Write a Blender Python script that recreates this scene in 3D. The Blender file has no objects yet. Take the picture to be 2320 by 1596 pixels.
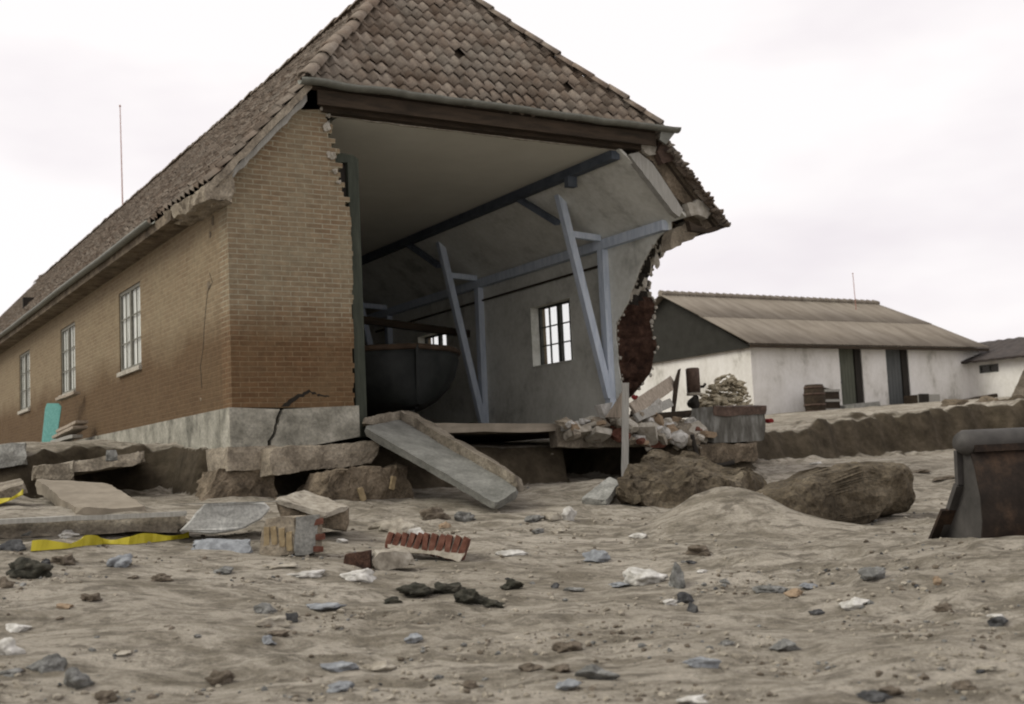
import bpy, bmesh, math, random
import numpy as np
from mathutils import Vector, Matrix, noise
from mathutils.geometry import tessellate_polygon
rad = math.radians
SC = bpy.context.scene
COL = SC.collection
random.seed(7)

# ------------------------------------------------------------------ camera (z = 0 is eye level)
PITCH, ROLL, FPX = 0.0967, -0.0472, 2732.0      # focal length in pixels of a 2320 x 1596 frame
fwd = Vector((0, math.cos(PITCH), math.sin(PITCH))); up0 = Vector((0, -math.sin(PITCH), math.cos(PITCH))); r0 = Vector((1, 0, 0))
RIGHT = r0 * math.cos(ROLL) + up0 * math.sin(ROLL); UP = -r0 * math.sin(ROLL) + up0 * math.cos(ROLL)
cd = bpy.data.cameras.new('camera'); cam = bpy.data.objects.new('camera', cd); COL.objects.link(cam)
m3 = Matrix((RIGHT, UP, -fwd)).transposed(); cam.matrix_world = m3.to_4x4()
cd.sensor_width = 36; cd.lens = FPX * 36 / 2320; cd.clip_start = 0.05; cd.clip_end = 3000
cd.dof.use_dof = True; cd.dof.focus_distance = 13.5; cd.dof.aperture_fstop = 2.0
SC.camera = cam

# ------------------------------------------------------------------ world: overcast sky
SUN_EL, SUN_AZ = rad(46), rad(-104)     # azimuth from +Y, clockwise: light comes from the left
w = bpy.data.worlds.new('World'); SC.world = w; w.use_nodes = True
nt = w.node_tree; nt.nodes.clear(); N = nt.nodes.new; L = nt.links.new
out = N('ShaderNodeOutputWorld'); bgs = N('ShaderNodeBackground'); bgc = N('ShaderNodeBackground'); mx = N('ShaderNodeMixShader')
sky = N('ShaderNodeTexSky'); sky.sky_type = 'NISHITA'; sky.sun_disc = False; sky.sun_elevation = SUN_EL; sky.sun_rotation = SUN_AZ
L(sky.outputs[0], bgs.inputs[0]); bgs.inputs[1].default_value = 0.1
tc = N('ShaderNodeTexCoord'); mp = N('ShaderNodeMapping'); mp.inputs['Scale'].default_value = (1.8, 1.8, 5); mp.inputs['Location'].default_value = (5.6, 0.5, 3.1)
n1 = N('ShaderNodeTexNoise'); n1.inputs['Scale'].default_value = 1.1; n1.inputs['Detail'].default_value = 5; n1.inputs['Roughness'].default_value = .5
cr = N('ShaderNodeValToRGB'); e = cr.color_ramp.elements
e[0].position = .30; e[0].color = (.82, .76, .79, 1); e[1].position = .50; e[1].color = (1.0, .957, .95, 1)
L(tc.outputs['Generated'], mp.inputs[0]); L(mp.outputs[0], n1.inputs['Vector']); L(n1.outputs[0], cr.inputs[0]); L(cr.outputs[0], bgc.inputs[0])
bgc.inputs[1].default_value = 1.09; mx.inputs[0].default_value = .93
L(bgs.outputs[0], mx.inputs[1]); L(bgc.outputs[0], mx.inputs[2]); L(mx.outputs[0], out.inputs[0])
sd = bpy.data.lights.new('sun', 'SUN'); sd.energy = 2.1; sd.angle = rad(34); sd.color = (1, .975, .86)
so = bpy.data.objects.new('sun', sd); COL.objects.link(so)
sdir = Vector((math.sin(SUN_AZ) * math.cos(SUN_EL), math.cos(SUN_AZ) * math.cos(SUN_EL), math.sin(SUN_EL)))
so.rotation_euler = sdir.to_track_quat('Z', 'Y').to_euler()
SC.view_settings.view_transform = 'Standard'; SC.view_settings.look = 'None'; SC.view_settings.exposure = 0.0; SC.view_settings.gamma = 1
SC.render.engine = 'CYCLES'; SC.cycles.pixel_filter_type = 'BLACKMAN_HARRIS'; SC.cycles.filter_width = 2.0; SC.cycles.use_denoising = True

# ------------------------------------------------------------------ frames of reference
TH = 0.5471
U = Vector((math.cos(TH), math.sin(TH), 0)); V = Vector((-math.sin(TH), math.cos(TH), 0)); ZA = Vector((0, 0, 1))
C0 = Vector((-3.5873, 15.3, 0.9452))            # the house: front left corner at plinth top
HW, HL = 8.0, 37.0
def ray(px, py):
    return (RIGHT * ((px - 1160) / FPX) - UP * ((py - 798) / FPX) + fwd)
def onplane(px, py, n, p):
    d = ray(px, py); return d * (n.dot(p) / n.dot(d))
def local(p): q = p - C0; return Vector((q.dot(U), q.dot(V), q.z))
def world(a, b, z): return C0 + U * a + V * b + ZA * z
def front(px, py, b=0.0): return local(onplane(px, py, V, C0 + V * b))
def side(px, py, a=0.0): return local(onplane(px, py, U, C0 + U * a))
def frontw(px, py, b=0.0): return onplane(px, py, V, C0 + V * b)
def dep(px, py, d): r = ray(px, py); return r * (d / r.y)

# ------------------------------------------------------------------ ground height
def rbf(pts):
    P = np.array(pts, float); n = len(P)
    def K(r2): return np.sqrt(r2 + 1.0)
    d2 = ((P[:, None, :2] - P[None, :, :2]) ** 2).sum(-1)
    A = np.zeros((n + 3, n + 3)); A[:n, :n] = -K(d2) + np.eye(n) * .02; A[:n, n] = 1; A[:n, n + 1:] = P[:, :2]; A[n:, :n] = A[:n, n:].T
    c = np.linalg.solve(A, np.r_[P[:, 2], 0, 0, 0])
    def f(x, y):
        r2 = (P[:, 0] - x) ** 2 + (P[:, 1] - y) ** 2
        return float(-(K(r2) * c[:n]).sum() + c[n] + c[n + 1] * x + c[n + 2] * y)
    return f
lowf = rbf([(0, 4, -1.14), (-4, 4, -1.12), (4, 4, -1.14), (0, 7, -1.07), (-3.2, 6.5, -1.0), (3.5, 7, -1.06), (0, 9.5, -.95), (4, 10.5, -.83), (3.4, 14, -.76), (-.1, 15, -.45), (-3.4, 14.4, -.27),
            (-4, 10.2, -.49), (-3, 8, -.84), (-5, 13.3, -.2), (-8, 13.5, -.1), (5.2, 18.5, -.38), (6.6, 24, -.1), (9, 20, -.3), (12, 24, -.12), (7.5, 26, -.06), (12, 28, -.05), (6.2, 15, -.72), (-1.4, 13.2, -.5), (1.3, 12, -.78), (-8, 9, -.5)])
highf = rbf([(-4, 16.5, .5), (-5.6, 16.2, .52), (-9, 16, .6), (-7.5, 21.4, .84), (-9, 24, .93), (-12, 30, 1), (-20, 24, .9), (0, 19, .35), (3.4, 21.5, .42), (4.2, 24.5, .52), (7, 26, .74), (11, 28.5, 1.0), (7.5, 32, .98), (7.7, 39, 1.36),
             (17, 44, 1.75), (0, 40, 1.2), (25, 35, 1.6), (30, 60, 2), (2, 30, .8)])
def hp(a, b): q = world(a, b, 0); return (q.x, q.y)
SCARP = [(-40, 17), (-9, 16.2), (-6.4, 15.6), (-5.7, 16.9), (-4.75, 16.9), hp(-.3, .6), hp(2.0, .5), hp(5.35, .5), hp(5.9, 2.6), hp(6.75, 2.6), hp(7.1, .1), hp(8.6, -.1), (4.25, 22.6), (6.95, 25.4), (11, 27.8), (20, 30), (60, 32)]
def scarp_y(x):
    for (x0, y0), (x1, y1) in zip(SCARP, SCARP[1:]):
        if x <= x1: return y0 + (y1 - y0) * (x - x0) / (x1 - x0)
    return SCARP[-1][1]
def sstep(t): t = min(1, max(0, t)); return t * t * (3 - 2 * t)
def gauss(x, y, cx, cy, sx, sy, h, rot=0.0):
    dx, dy = x - cx, y - cy; c, s = math.cos(rot), math.sin(rot); dx, dy = dx * c + dy * s, -dx * s + dy * c
    return h * math.exp(-.5 * ((dx / sx) ** 2 + (dy / sy) ** 2))
def fbm(x, y, s, o=3, seed=0.0): return noise.fractal(Vector((x * s, y * s, seed)), .9, 2.1, o)
def ground(x, y):
    cx, cy = max(-14, min(22, x)), max(3, min(46, y))
    lo = lowf(max(-9, min(13, cx)), max(3.5, min(26, cy))); hi = highf(cx, max(15, cy))
    ys = scarp_y(x); wdt = .5
    near_house = 1 - sstep((abs(x + .5) - 3.2) / 1.2)
    ys += fbm(x, 3.1, .9, 3) * .38 * (1 - .8 * near_house)
    t = sstep((y - ys) / wdt + .5); h = lo + (hi - lo) * t
    h += gauss(x, y, 2.26, 13.15, .48, .42, .46, .3) + gauss(x, y, 3.0, 12.6, .5, .35, .12)      # sand heaped before the boulder
    h += gauss(x, y, 1.2, 16.6, .8, .6, .22)
    h += gauss(x, y, .9, 14.6, .5, .25, .07) - gauss(x, y, -4.2, 11.3, 1.6, .5, .07)
    k = 1 / (1 + max(0, y - 20) * .05)
    h += gauss(x, y, 4.3, 10.1, .9, .35, .10)
    h += .045 * fbm(x, y, .8, 3, 2.0) * k
    h += .03 * noise.noise(Vector((x * 1.5, y * 2.0, 4.4))) * k
    if y < 17:
        for sc, am, rr_ in ((1.7, .05, .36), (3.1, .03, .40)):
            vd = noise.voronoi(Vector((x * sc, y * sc * 1.25, sc)))[0][0]
            h -= am * .62 * max(0, 1 - (vd / rr_) ** 2) * (.3 + .7 * sstep(noise.noise(Vector((x * .6 + 9, y * .6, sc))) * 2 + .5)) * (1 - .85 * math.exp(-((x + 3.3) / 1.0) ** 2 - ((y - 8.2) / 1.2) ** 2))
    if y < 22: h += (.03 * fbm(x * .6, y, 3.2, 2, 9.0) + .022 * fbm(x * .7, y, 7.5, 3, 2.0)) * (.25 + 1.1 * max(0, noise.noise(Vector((x * .5, y * .5, 1.5))) + .45)) * (1 - .8 * math.exp(-((x + 3.3) / 1.0) ** 2 - ((y - 8.2) / 1.2) ** 2))
    return h
def hit(px, py):
    d = ray(px, py); d = d / d.y; t = 3.5
    while t < 90:
        p = d * t
        if p.z < ground(p.x, p.y):
            lo_, hi_ = t - .06, t
            for _ in range(8):
                md = (lo_ + hi_) / 2; q = d * md
                if q.z < ground(q.x, q.y): hi_ = md
                else: lo_ = md
            return d * hi_
        t += .06
    return d * t

# ------------------------------------------------------------------ materials
def ramp(nt, src, stops):
    r = nt.nodes.new('ShaderNodeValToRGB'); el = r.color_ramp.elements
    el[0].position, el[0].color = stops[0][0], (*stops[0][1], 1); el[1].position, el[1].color = stops[-1][0], (*stops[-1][1], 1)
    for p, c in stops[1:-1]: q = el.new(p); q.color = (*c, 1)
    nt.links.new(src, r.inputs[0]); return r.outputs[0]
def noise_node(nt, vec, scale, detail=6, rough=.6, dist=0):
    n = nt.nodes.new('ShaderNodeTexNoise'); n.inputs['Scale'].default_value = scale; n.inputs['Detail'].default_value = detail; n.inputs['Roughness'].default_value = rough; n.inputs['Distortion'].default_value = dist
    if vec is not None: nt.links.new(vec, n.inputs['Vector'])
    return n.outputs[0]
def mixc(nt, fac, a, b, mode='MIX'):
    m = nt.nodes.new('ShaderNodeMix'); m.data_type = 'RGBA'; m.blend_type = mode
    for s, v in ((m.inputs[0], fac), (m.inputs[6], a), (m.inputs[7], b)):
        if hasattr(v, 'is_output'): nt.links.new(v, s)
        elif isinstance(v, (int, float)): s.default_value = v
        else: s.default_value = (*v, 1)
    return m.outputs[2]
def new_mat(name, rough=.9, spec=.2, metal=0):
    m = bpy.data.materials.new(name); m.use_nodes = True; nt = m.node_tree; b = nt.nodes['Principled BSDF']
    b.inputs['Roughness'].default_value = rough; b.inputs['Specular IOR Level'].default_value = spec; b.inputs['Metallic'].default_value = metal
    tc = nt.nodes.new('ShaderNodeTexCoord'); return m, nt, b, tc.outputs['Object']
def bump(nt, b, h, strength=.4, dist=.02):
    n = nt.nodes.new('ShaderNodeBump'); n.inputs['Strength'].default_value = strength; n.inputs['Distance'].default_value = dist
    nt.links.new(h, n.inputs['Height']); nt.links.new(n.outputs[0], b.inputs['Normal'])
def simple(name, cols, scale=6, rough=.9, spec=.2, bmp=.4, bdist=.01, metal=0, stretch=(1, 1, 1), fine=0.0):
    """two or three colours mixed by noise; stretch scales the noise along the object's axes"""
    m, nt, b, ob = new_mat(name, rough, spec, metal)
    mp = nt.nodes.new('ShaderNodeMapping'); mp.inputs['Scale'].default_value = stretch; nt.links.new(ob, mp.inputs[0])
    n = noise_node(nt, mp.outputs[0], scale, 7, .62)
    k = len(cols); c = ramp(nt, n, [(.3 + .4 * i / (k - 1), cols[i]) for i in range(k)])
    if fine: c = mixc(nt, fine, c, ramp(nt, noise_node(nt, mp.outputs[0], scale * 9, 4, .7), [(.35, (.02, .02, .02)), (.65, (.95, .92, .88))]), 'OVERLAY')
    nt.links.new(c, b.inputs['Base Color'])
    if bmp: bump(nt, b, noise_node(nt, mp.outputs[0], scale * 4, 6, .65), bmp, bdist)
    return m
def brick_mat(name, c1, c2, mortar, low=None, pale=None, contrast=1.0):
    m, nt, b, ob = new_mat(name, .93, .15); NN = nt.nodes.new
    sp = NN('ShaderNodeSeparateXYZ'); nt.links.new(ob, sp.inputs[0]); ad = NN('ShaderNodeMath'); nt.links.new(sp.outputs[0], ad.inputs[0]); nt.links.new(sp.outputs[1], ad.inputs[1])
    wob = NN('ShaderNodeMath'); wob.operation = 'MULTIPLY_ADD'; nt.links.new(noise_node(nt, ob, 1.7, 2), wob.inputs[0]); wob.inputs[1].default_value = .02; nt.links.new(sp.outputs[2], wob.inputs[2])
    cb = NN('ShaderNodeCombineXYZ'); nt.links.new(ad.outputs[0], cb.inputs[0]); nt.links.new(wob.outputs[0], cb.inputs[1])
    br = NN('ShaderNodeTexBrick'); nt.links.new(cb.outputs[0], br.inputs['Vector']); br.inputs['Scale'].default_value = 1; br.inputs['Brick Width'].default_value = .238; br.inputs['Row Height'].default_value = .0667
    br.inputs['Mortar Size'].default_value = .009; br.inputs['Mortar Smooth'].default_value = .35; br.inputs['Bias'].default_value = -.1
    br.inputs['Color1'].default_value = (*c1, 1); br.inputs['Color2'].default_value = (*c2, 1); br.inputs['Mortar'].default_value = (*mortar, 1)
    col = br.outputs[0]
    if pale:
        f = ramp(nt, noise_node(nt, ob, 1.3, 6, .7), [(.38, (0, 0, 0)), (.66, (.7, .7, .7))]); col = mixc(nt, f, col, pale)
    if low:      # courses near the plinth keep their darker red, the upper ones are washed pale: an uneven weathering line
        z = NN('ShaderNodeMath'); z.operation = 'MULTIPLY_ADD'; nt.links.new(noise_node(nt, ob, .9, 5), z.inputs[0]); z.inputs[1].default_value = -.9; nt.links.new(sp.outputs[2], z.inputs[2])
        f = ramp(nt, z.outputs[0], [(.40, (1, 1, 1)), (.95, (0, 0, 0))])
        col = mixc(nt, f, col, mixc(nt, 1.0, col, low, 'MULTIPLY'))
    col = mixc(nt, .55, col, ramp(nt, noise_node(nt, ob, 9, 6, .7), [(.3, (.3, .3, .3)), (.7, (.68, .68, .68))]), 'OVERLAY')
    nt.links.new(col, b.inputs['Base Color'])
    h = NN('ShaderNodeMath'); h.operation = 'MULTIPLY_ADD'; nt.links.new(br.outputs['Fac'], h.inputs[0]); h.inputs[1].default_value = -.6; nt.links.new(noise_node(nt, ob, 30, 4), h.inputs[2])
    bump(nt, b, h.outputs[0], .6, .012)
    return m
M = {}
M['brick_front'] = brick_mat('brick_front', (.205, .147, .09), (.148, .10, .06), (.275, .245, .175), low=(.60, .47, .38), pale=(.23, .20, .136))
M['brick_side'] = brick_mat('brick_side', (.195, .145, .09), (.157, .112, .068), (.225, .182, .12), low=(.53, .44, .37), pale=(.222, .178, .113))
M['brick_core'] = simple('broken_brick_core', [(.022, .012, .009), (.06, .032, .022), (.12, .068, .048)], 7, bmp=1, bdist=.04, fine=.35)
M['plinth'] = simple('weathered_plinth_render', [(.10, .096, .078), (.25, .24, .20), (.36, .345, .295)], 3.2, bmp=.5, fine=.25)
M['footing'] = simple('rough_footing_concrete', [(.13, .11, .085), (.25, .215, .165), (.34, .30, .235)], 4, bmp=.9, bdist=.03, fine=.3)
M['fieldstone'] = simple('earthy_foundation_stone', [(.06, .048, .034), (.15, .12, .085), (.25, .205, .15)], 3.6, bmp=1, bdist=.05, fine=.35)
M['plaster'] = simple('grey_plaster', [(.40, .40, .355), (.60, .60, .545), (.67, .67, .61), (.73, .73, .67)], 1.1, bmp=.3, fine=.15)
M['ceiling'] = simple('olive_grey_ceiling', [(.53, .52, .45), (.60, .59, .515)], 1.1, bmp=.1)
M['blue_wood'] = simple('blue_grey_painted_wood', [(.40, .46, .54), (.52, .58, .66), (.60, .65, .71)], 5, bmp=.2, stretch=(3, 3, .5), fine=.1)
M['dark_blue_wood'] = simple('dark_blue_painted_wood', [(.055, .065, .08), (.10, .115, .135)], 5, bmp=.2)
M['green_wood'] = simple('dark_green_painted_wood', [(.03, .034, .026), (.06, .066, .05)], 5, bmp=.3, stretch=(3, 3, .4))
M['brown_wood'] = simple('dark_brown_timber', [(.022, .017, .012), (.06, .043, .029)], 5, bmp=.4, stretch=(.5, 3, 3))
M['tar'] = simple('tarred_boards', [(.018, .016, .013), (.035, .03, .025)], 4, bmp=.4, stretch=(3, 3, .4))
M['zinc'] = simple('weathered_zinc', [(.095, .096, .078), (.16, .16, .135)], 7, .55, .4, .2, metal=.25)
M['mortar'] = simple('crumbled_lime_mortar', [(.26, .235, .19), (.40, .37, .31), (.52, .49, .43)], 9, bmp=.8, bdist=.03)
M['white_lime'] = simple('white_lime_plaster', [(.5, .49, .46), (.7, .69, .66)], 8, bmp=.6)
M['dark_void'] = simple('shade_and_tatter_black', [(.012, .01, .008), (.03, .025, .018)], 5, bmp=.5)  # near-black standing for shade in cracks; also the black plaster tatters
M['frame'] = simple('dark_window_paint', [(.05, .05, .045), (.10, .10, .09)], 8, bmp=.2)
M['frame_pale'] = simple('worn_grey_window_paint', [(.12, .115, .095), (.22, .21, .18)], 8, bmp=.2)
M['curtain'] = simple('pale_net_curtain', [(.68, .66, .61), (.8, .78, .73)], 3, bmp=.3, stretch=(8, 8, .3))
M['floor'] = simple('sandy_concrete_floor', [(.17, .145, .11), (.27, .235, .185)], 3, bmp=.5)
M['concrete'] = simple('grey_concrete', [(.15, .15, .135), (.24, .24, .22), (.33, .33, .305)], 4, bmp=.5, fine=.3)
M['concrete_dark'] = simple('dirty_concrete', [(.09, .078, .06), (.18, .155, .12), (.28, .25, .20)], 3.5, bmp=.8, bdist=.03, fine=.35)
M['ramp'] = simple('worn_grey_slab', [(.10, .10, .088), (.155, .155, .14), (.21, .21, .19)], 3, bmp=.4, fine=.2)
M['tank'] = simple('streaked_tank_concrete', [(.05, .046, .038), (.12, .115, .10), (.25, .25, .23)], 3.4, bmp=.5, stretch=(2.2, 2.2, .6))
M['slab_light'] = simple('pale_concrete', [(.20, .20, .185), (.34, .34, .32), (.46, .46, .435)], 4, bmp=.5, fine=.25)
M['straw'] = simple('straw_coloured_rubble', [(.22, .18, .12), (.36, .315, .225), (.47, .43, .33)], 8, bmp=.8)
M['boulder'] = simple('sand_caked_boulder', [(.04, .032, .021), (.095, .077, .053), (.18, .152, .11)], 2.4, bmp=1, bdist=.05, fine=.4)
M['rock_grey'] = simple('grey_stone', [(.07, .07, .066), (.16, .16, .15), (.29, .29, .28)], 14, bmp=.8, bdist=.02, fine=.3)
M['rock_blue'] = simple('blue_grey_stone', [(.12, .125, .13), (.20, .21, .22), (.32, .335, .345)], 12, bmp=.6)
M['rock_dark'] = simple('dark_stone', [(.02, .021, .023), (.06, .06, .06), (.13, .13, .13)], 14, bmp=.8, bdist=.02)
M['rock_white'] = simple('whitewashed_rubble', [(.24, .225, .195), (.43, .415, .38), (.60, .585, .555)], 12, bmp=.6)
M['rock_pale'] = simple('pale_rubble', [(.16, .14, .11), (.29, .26, .21), (.41, .38, .32)], 11, bmp=.7)
M['rock_brown'] = simple('brown_clod', [(.09, .073, .054), (.16, .132, .10), (.24, .202, .158)], 16, bmp=1, bdist=.03, fine=.3)
M['rock_tan'] = simple('tan_brick_piece', [(.20, .145, .095), (.30, .225, .15)], 12, bmp=.6)
M['clod_sand'] = simple('damp_sand_clods', [(.17, .148, .115), (.27, .24, .19), (.36, .325, .265)], 14, bmp=.8)
M['weed'] = simple('dark_seaweed', [(.02, .019, .014), (.05, .048, .036), (.10, .09, .07)], 14, bmp=1, bdist=.03)
M['brick_red'] = simple('red_brick', [(.075, .03, .02), (.125, .052, .035), (.19, .095, .068)], 16, bmp=.6)
M['brick_yellow'] = simple('yellow_brick', [(.20, .15, .085), (.33, .26, .155)], 16, bmp=.6)
M['red_cloth'] = simple('red_rag', [(.12, .012, .012), (.20, .022, .02)], 8, bmp=.4)
M['yellow'] = simple('yellow_plastic', [(.33, .275, .012), (.44, .37, .02)], 4, .55, .3, .2)
M['turq'] = simple('turquoise_painted_board', [(.05, .165, .145), (.08, .23, .205), (.12, .28, .25)], 6, .7, .2, .3, stretch=(6, 6, .6))
M['raw_wood'] = simple('weathered_wood', [(.20, .165, .125), (.32, .27, .215), (.40, .35, .285)], 6, bmp=.4, stretch=(6, 6, .6))
M['grey_wood'] = simple('grey_driftwood', [(.24, .23, .205), (.36, .35, .315)], 6, bmp=.4, stretch=(6, 6, .5))
M['whitewash'] = simple('stained_whitewash', [(.30, .285, .245), (.62, .60, .56), (.70, .68, .645), (.74, .72, .69)], 1.1, bmp=.3, fine=.12, stretch=(1, 1, .6))
M['corrugated'] = simple('corrugated_fibre_cement', [(.14, .117, .092), (.20, .172, .138), (.25, .22, .18)], 1.2, bmp=.2, stretch=(2.5, .5, .5))
M['black_board'] = simple('black_tarred_gable_boards', [(.024, .023, .019), (.036, .035, .03)], 3, bmp=.3)
M['door_green'] = simple('faded_green_door', [(.07, .074, .056), (.115, .12, .092)], 3, bmp=.3, stretch=(5, 5, .5))
M['door_blue'] = simple('faded_blue_grey_door', [(.07, .074, .073), (.112, .116, .113)], 3, bmp=.3, stretch=(5, 5, .5))
M['rust'] = simple('rusty_steel', [(.035, .024, .018), (.075, .048, .035), (.12, .08, .06)], 9, .8, .3, .6)
M['bucket'] = simple('worn_dark_steel', [(.009, .006, .0045), (.02, .0135, .010), (.062, .038, .024)], 3.5, .8, .22, .5, metal=.0, fine=.2)
M['steel_worn_lit'] = simple('lit_worn_steel', [(.03, .028, .025), (.075, .069, .063)], 4, .65, .35, .4, metal=.1)  # worn steel; light on the bucket's flank and tube is put into its colour
M['antenna'] = simple('rust_red_mast', [(.28, .14, .11), (.36, .2, .16)], 8, .7)
M['hull'] = simple('dark_boat_hull', [(.012, .014, .013), (.03, .033, .03)], 3, .6, .3, .2)
M['gunwale'] = simple('varnished_brown_gunwale', [(.055, .035, .022), (.10, .066, .042)], 6, .6, .3, .2)
M['dark_roof'] = simple('dark_roof_tiles', [(.035, .03, .028), (.075, .062, .055)], 5, bmp=.6)
def glass_mat():
    m, nt, b, ob = new_mat('window_glass'); nt.nodes.remove(b); o = nt.nodes['Material Output']
    t = nt.nodes.new('ShaderNodeBsdfTransparent'); t.inputs[0].default_value = (.93, .95, .94, 1); g = nt.nodes.new('ShaderNodeBsdfGlossy'); g.inputs['Roughness'].default_value = .04
    x = nt.nodes.new('ShaderNodeMixShader'); x.inputs[0].default_value = .1
    nt.links.new(t.outputs[0], x.inputs[1]); nt.links.new(g.outputs[0], x.inputs[2]); nt.links.new(x.outputs[0], o.inputs[0]); return m
M['glass'] = glass_mat()
def tile_mat():
    m, nt, b, ob = new_mat('weathered_pantiles', .85, .2)
    at = nt.nodes.new('ShaderNodeAttribute'); at.attribute_name = 'tile'
    c = ramp(nt, at.outputs['Fac'], [(0, (.085, .062, .044)), (.35, (.145, .107, .078)), (.7, (.19, .147, .112)), (1, (.265, .22, .175))])
    f = ramp(nt, noise_node(nt, ob, 1.4, 6, .7), [(.38, (0, 0, 0)), (.68, (.8, .8, .8))]); c = mixc(nt, f, c, (.225, .20, .165))
    c = mixc(nt, .6, c, ramp(nt, noise_node(nt, ob, 22, 5, .7), [(.3, (.3, .3, .3)), (.7, (.7, .7, .7))]), 'OVERLAY')
    nt.links.new(c, b.inputs['Base Color']); bump(nt, b, noise_node(nt, ob, 40, 4), .4, .01); return m
M['tile'] = tile_mat()
def sand_mat():
    m, nt, b, ob = new_mat('storm_washed_sand', .95, .12); NN = nt.nodes.new
    mp = NN('ShaderNodeMapping'); mp.inputs['Scale'].default_value = (.8, 1.35, 1); nt.links.new(ob, mp.inputs[0]); sv = mp.outputs[0]
    c = ramp(nt, noise_node(nt, ob, .55, 6, .6), [(.32, (.42, .375, .305)), (.55, (.52, .468, .388)), (.72, (.60, .545, .46))])
    pt = ramp(nt, noise_node(nt, sv, 1.9, 8, .72, .6), [(.44, (0, 0, 0)), (.60, (.85, .85, .85))])
    c = mixc(nt, pt, c, (.215, .187, .14))
    big = ramp(nt, noise_node(nt, sv, 5.5, 6, .7, .4), [(.49, (0, 0, 0)), (.61, (.75, .75, .75))]); c = mixc(nt, big, c, (.16, .14, .108))
    c = mixc(nt, .5, c, ramp(nt, noise_node(nt, sv, 32, 5, .75), [(.3, (.25, .25, .25)), (.7, (.72, .72, .72))]), 'OVERLAY')
    # earth of the scarp faces, by the slope of the ground
    ge = NN('ShaderNodeNewGeometry'); s2 = NN('ShaderNodeSeparateXYZ'); nt.links.new(ge.outputs['Normal'], s2.inputs[0])
    s3 = NN('ShaderNodeSeparateXYZ'); nt.links.new(ob, s3.inputs[0]); far_ = NN('ShaderNodeMapRange'); nt.links.new(s3.outputs[1], far_.inputs[0]); far_.inputs[1].default_value = 14.4; far_.inputs[2].default_value = 15.2
    st = ramp(nt, s2.outputs[2], [(.84, (1, 1, 1)), (.965, (0, 0, 0))])
    earth = ramp(nt, noise_node(nt, ob, 2.6, 7, .7), [(.3, (.04, .031, .02)), (.5, (.08, .064, .043)), (.7, (.14, .112, .078))])
    mm = NN('ShaderNodeMath'); mm.operation = 'MULTIPLY'; nt.links.new(st, mm.inputs[0]); nt.links.new(far_.outputs[0], mm.inputs[1])
    c = mixc(nt, .35, c, ramp(nt, noise_node(nt, ob, 110, 3, .8), [(.3, (.22, .22, .22)), (.7, (.76, .76, .76))]), 'OVERLAY')
    c = mixc(nt, mm.outputs[0], c, earth); nt.links.new(c, b.inputs['Base Color'])
    ad = NN('ShaderNodeMath'); ad.operation = 'MULTIPLY_ADD'; nt.links.new(noise_node(nt, sv, 9, 6, .65), ad.inputs[0]); ad.inputs[1].default_value = 1.6; nt.links.new(noise_node(nt, ob, 60, 4, .7), ad.inputs[2])
    bump(nt, b, ad.outputs[0], 1.0, .05); return m
M['sand'] = sand_mat()

# ------------------------------------------------------------------ mesh helpers
def link(o, parent=None):
    COL.objects.link(o)
    if parent: o.parent = parent
    return o
def mesh(name, verts, faces, mat, parent=None, smooth=False, mats=None, fm=None):
    me = bpy.data.meshes.new(name); me.from_pydata([tuple(v) for v in verts], [], faces); me.update()
    for k in (mats or [mat]): me.materials.append(M[k] if isinstance(k, str) else k)
    if fm:
        for p, i in zip(me.polygons, fm): p.material_index = i
    bm = bmesh.new(); bm.from_mesh(me); bmesh.ops.recalc_face_normals(bm, faces=bm.faces[:]); bm.to_mesh(me); bm.free()
    if smooth:
        for p in me.polygons: p.use_smooth = True
    return link(bpy.data.objects.new(name, me), parent)
def tag(o, label, cat, group=None, kind=None):
    if label: o['label'] = label
    if cat: o['category'] = cat
    if group: o['group'] = group
    if kind: o['kind'] = kind
    return o
def thing(name, label, cat, loc=(0, 0, 0), rz=0, group=None):
    o = bpy.data.objects.new(name, None); o.location = loc; o.rotation_euler = (0, 0, rz); o.empty_display_size = .2
    return tag(link(o), label, cat, group)
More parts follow.
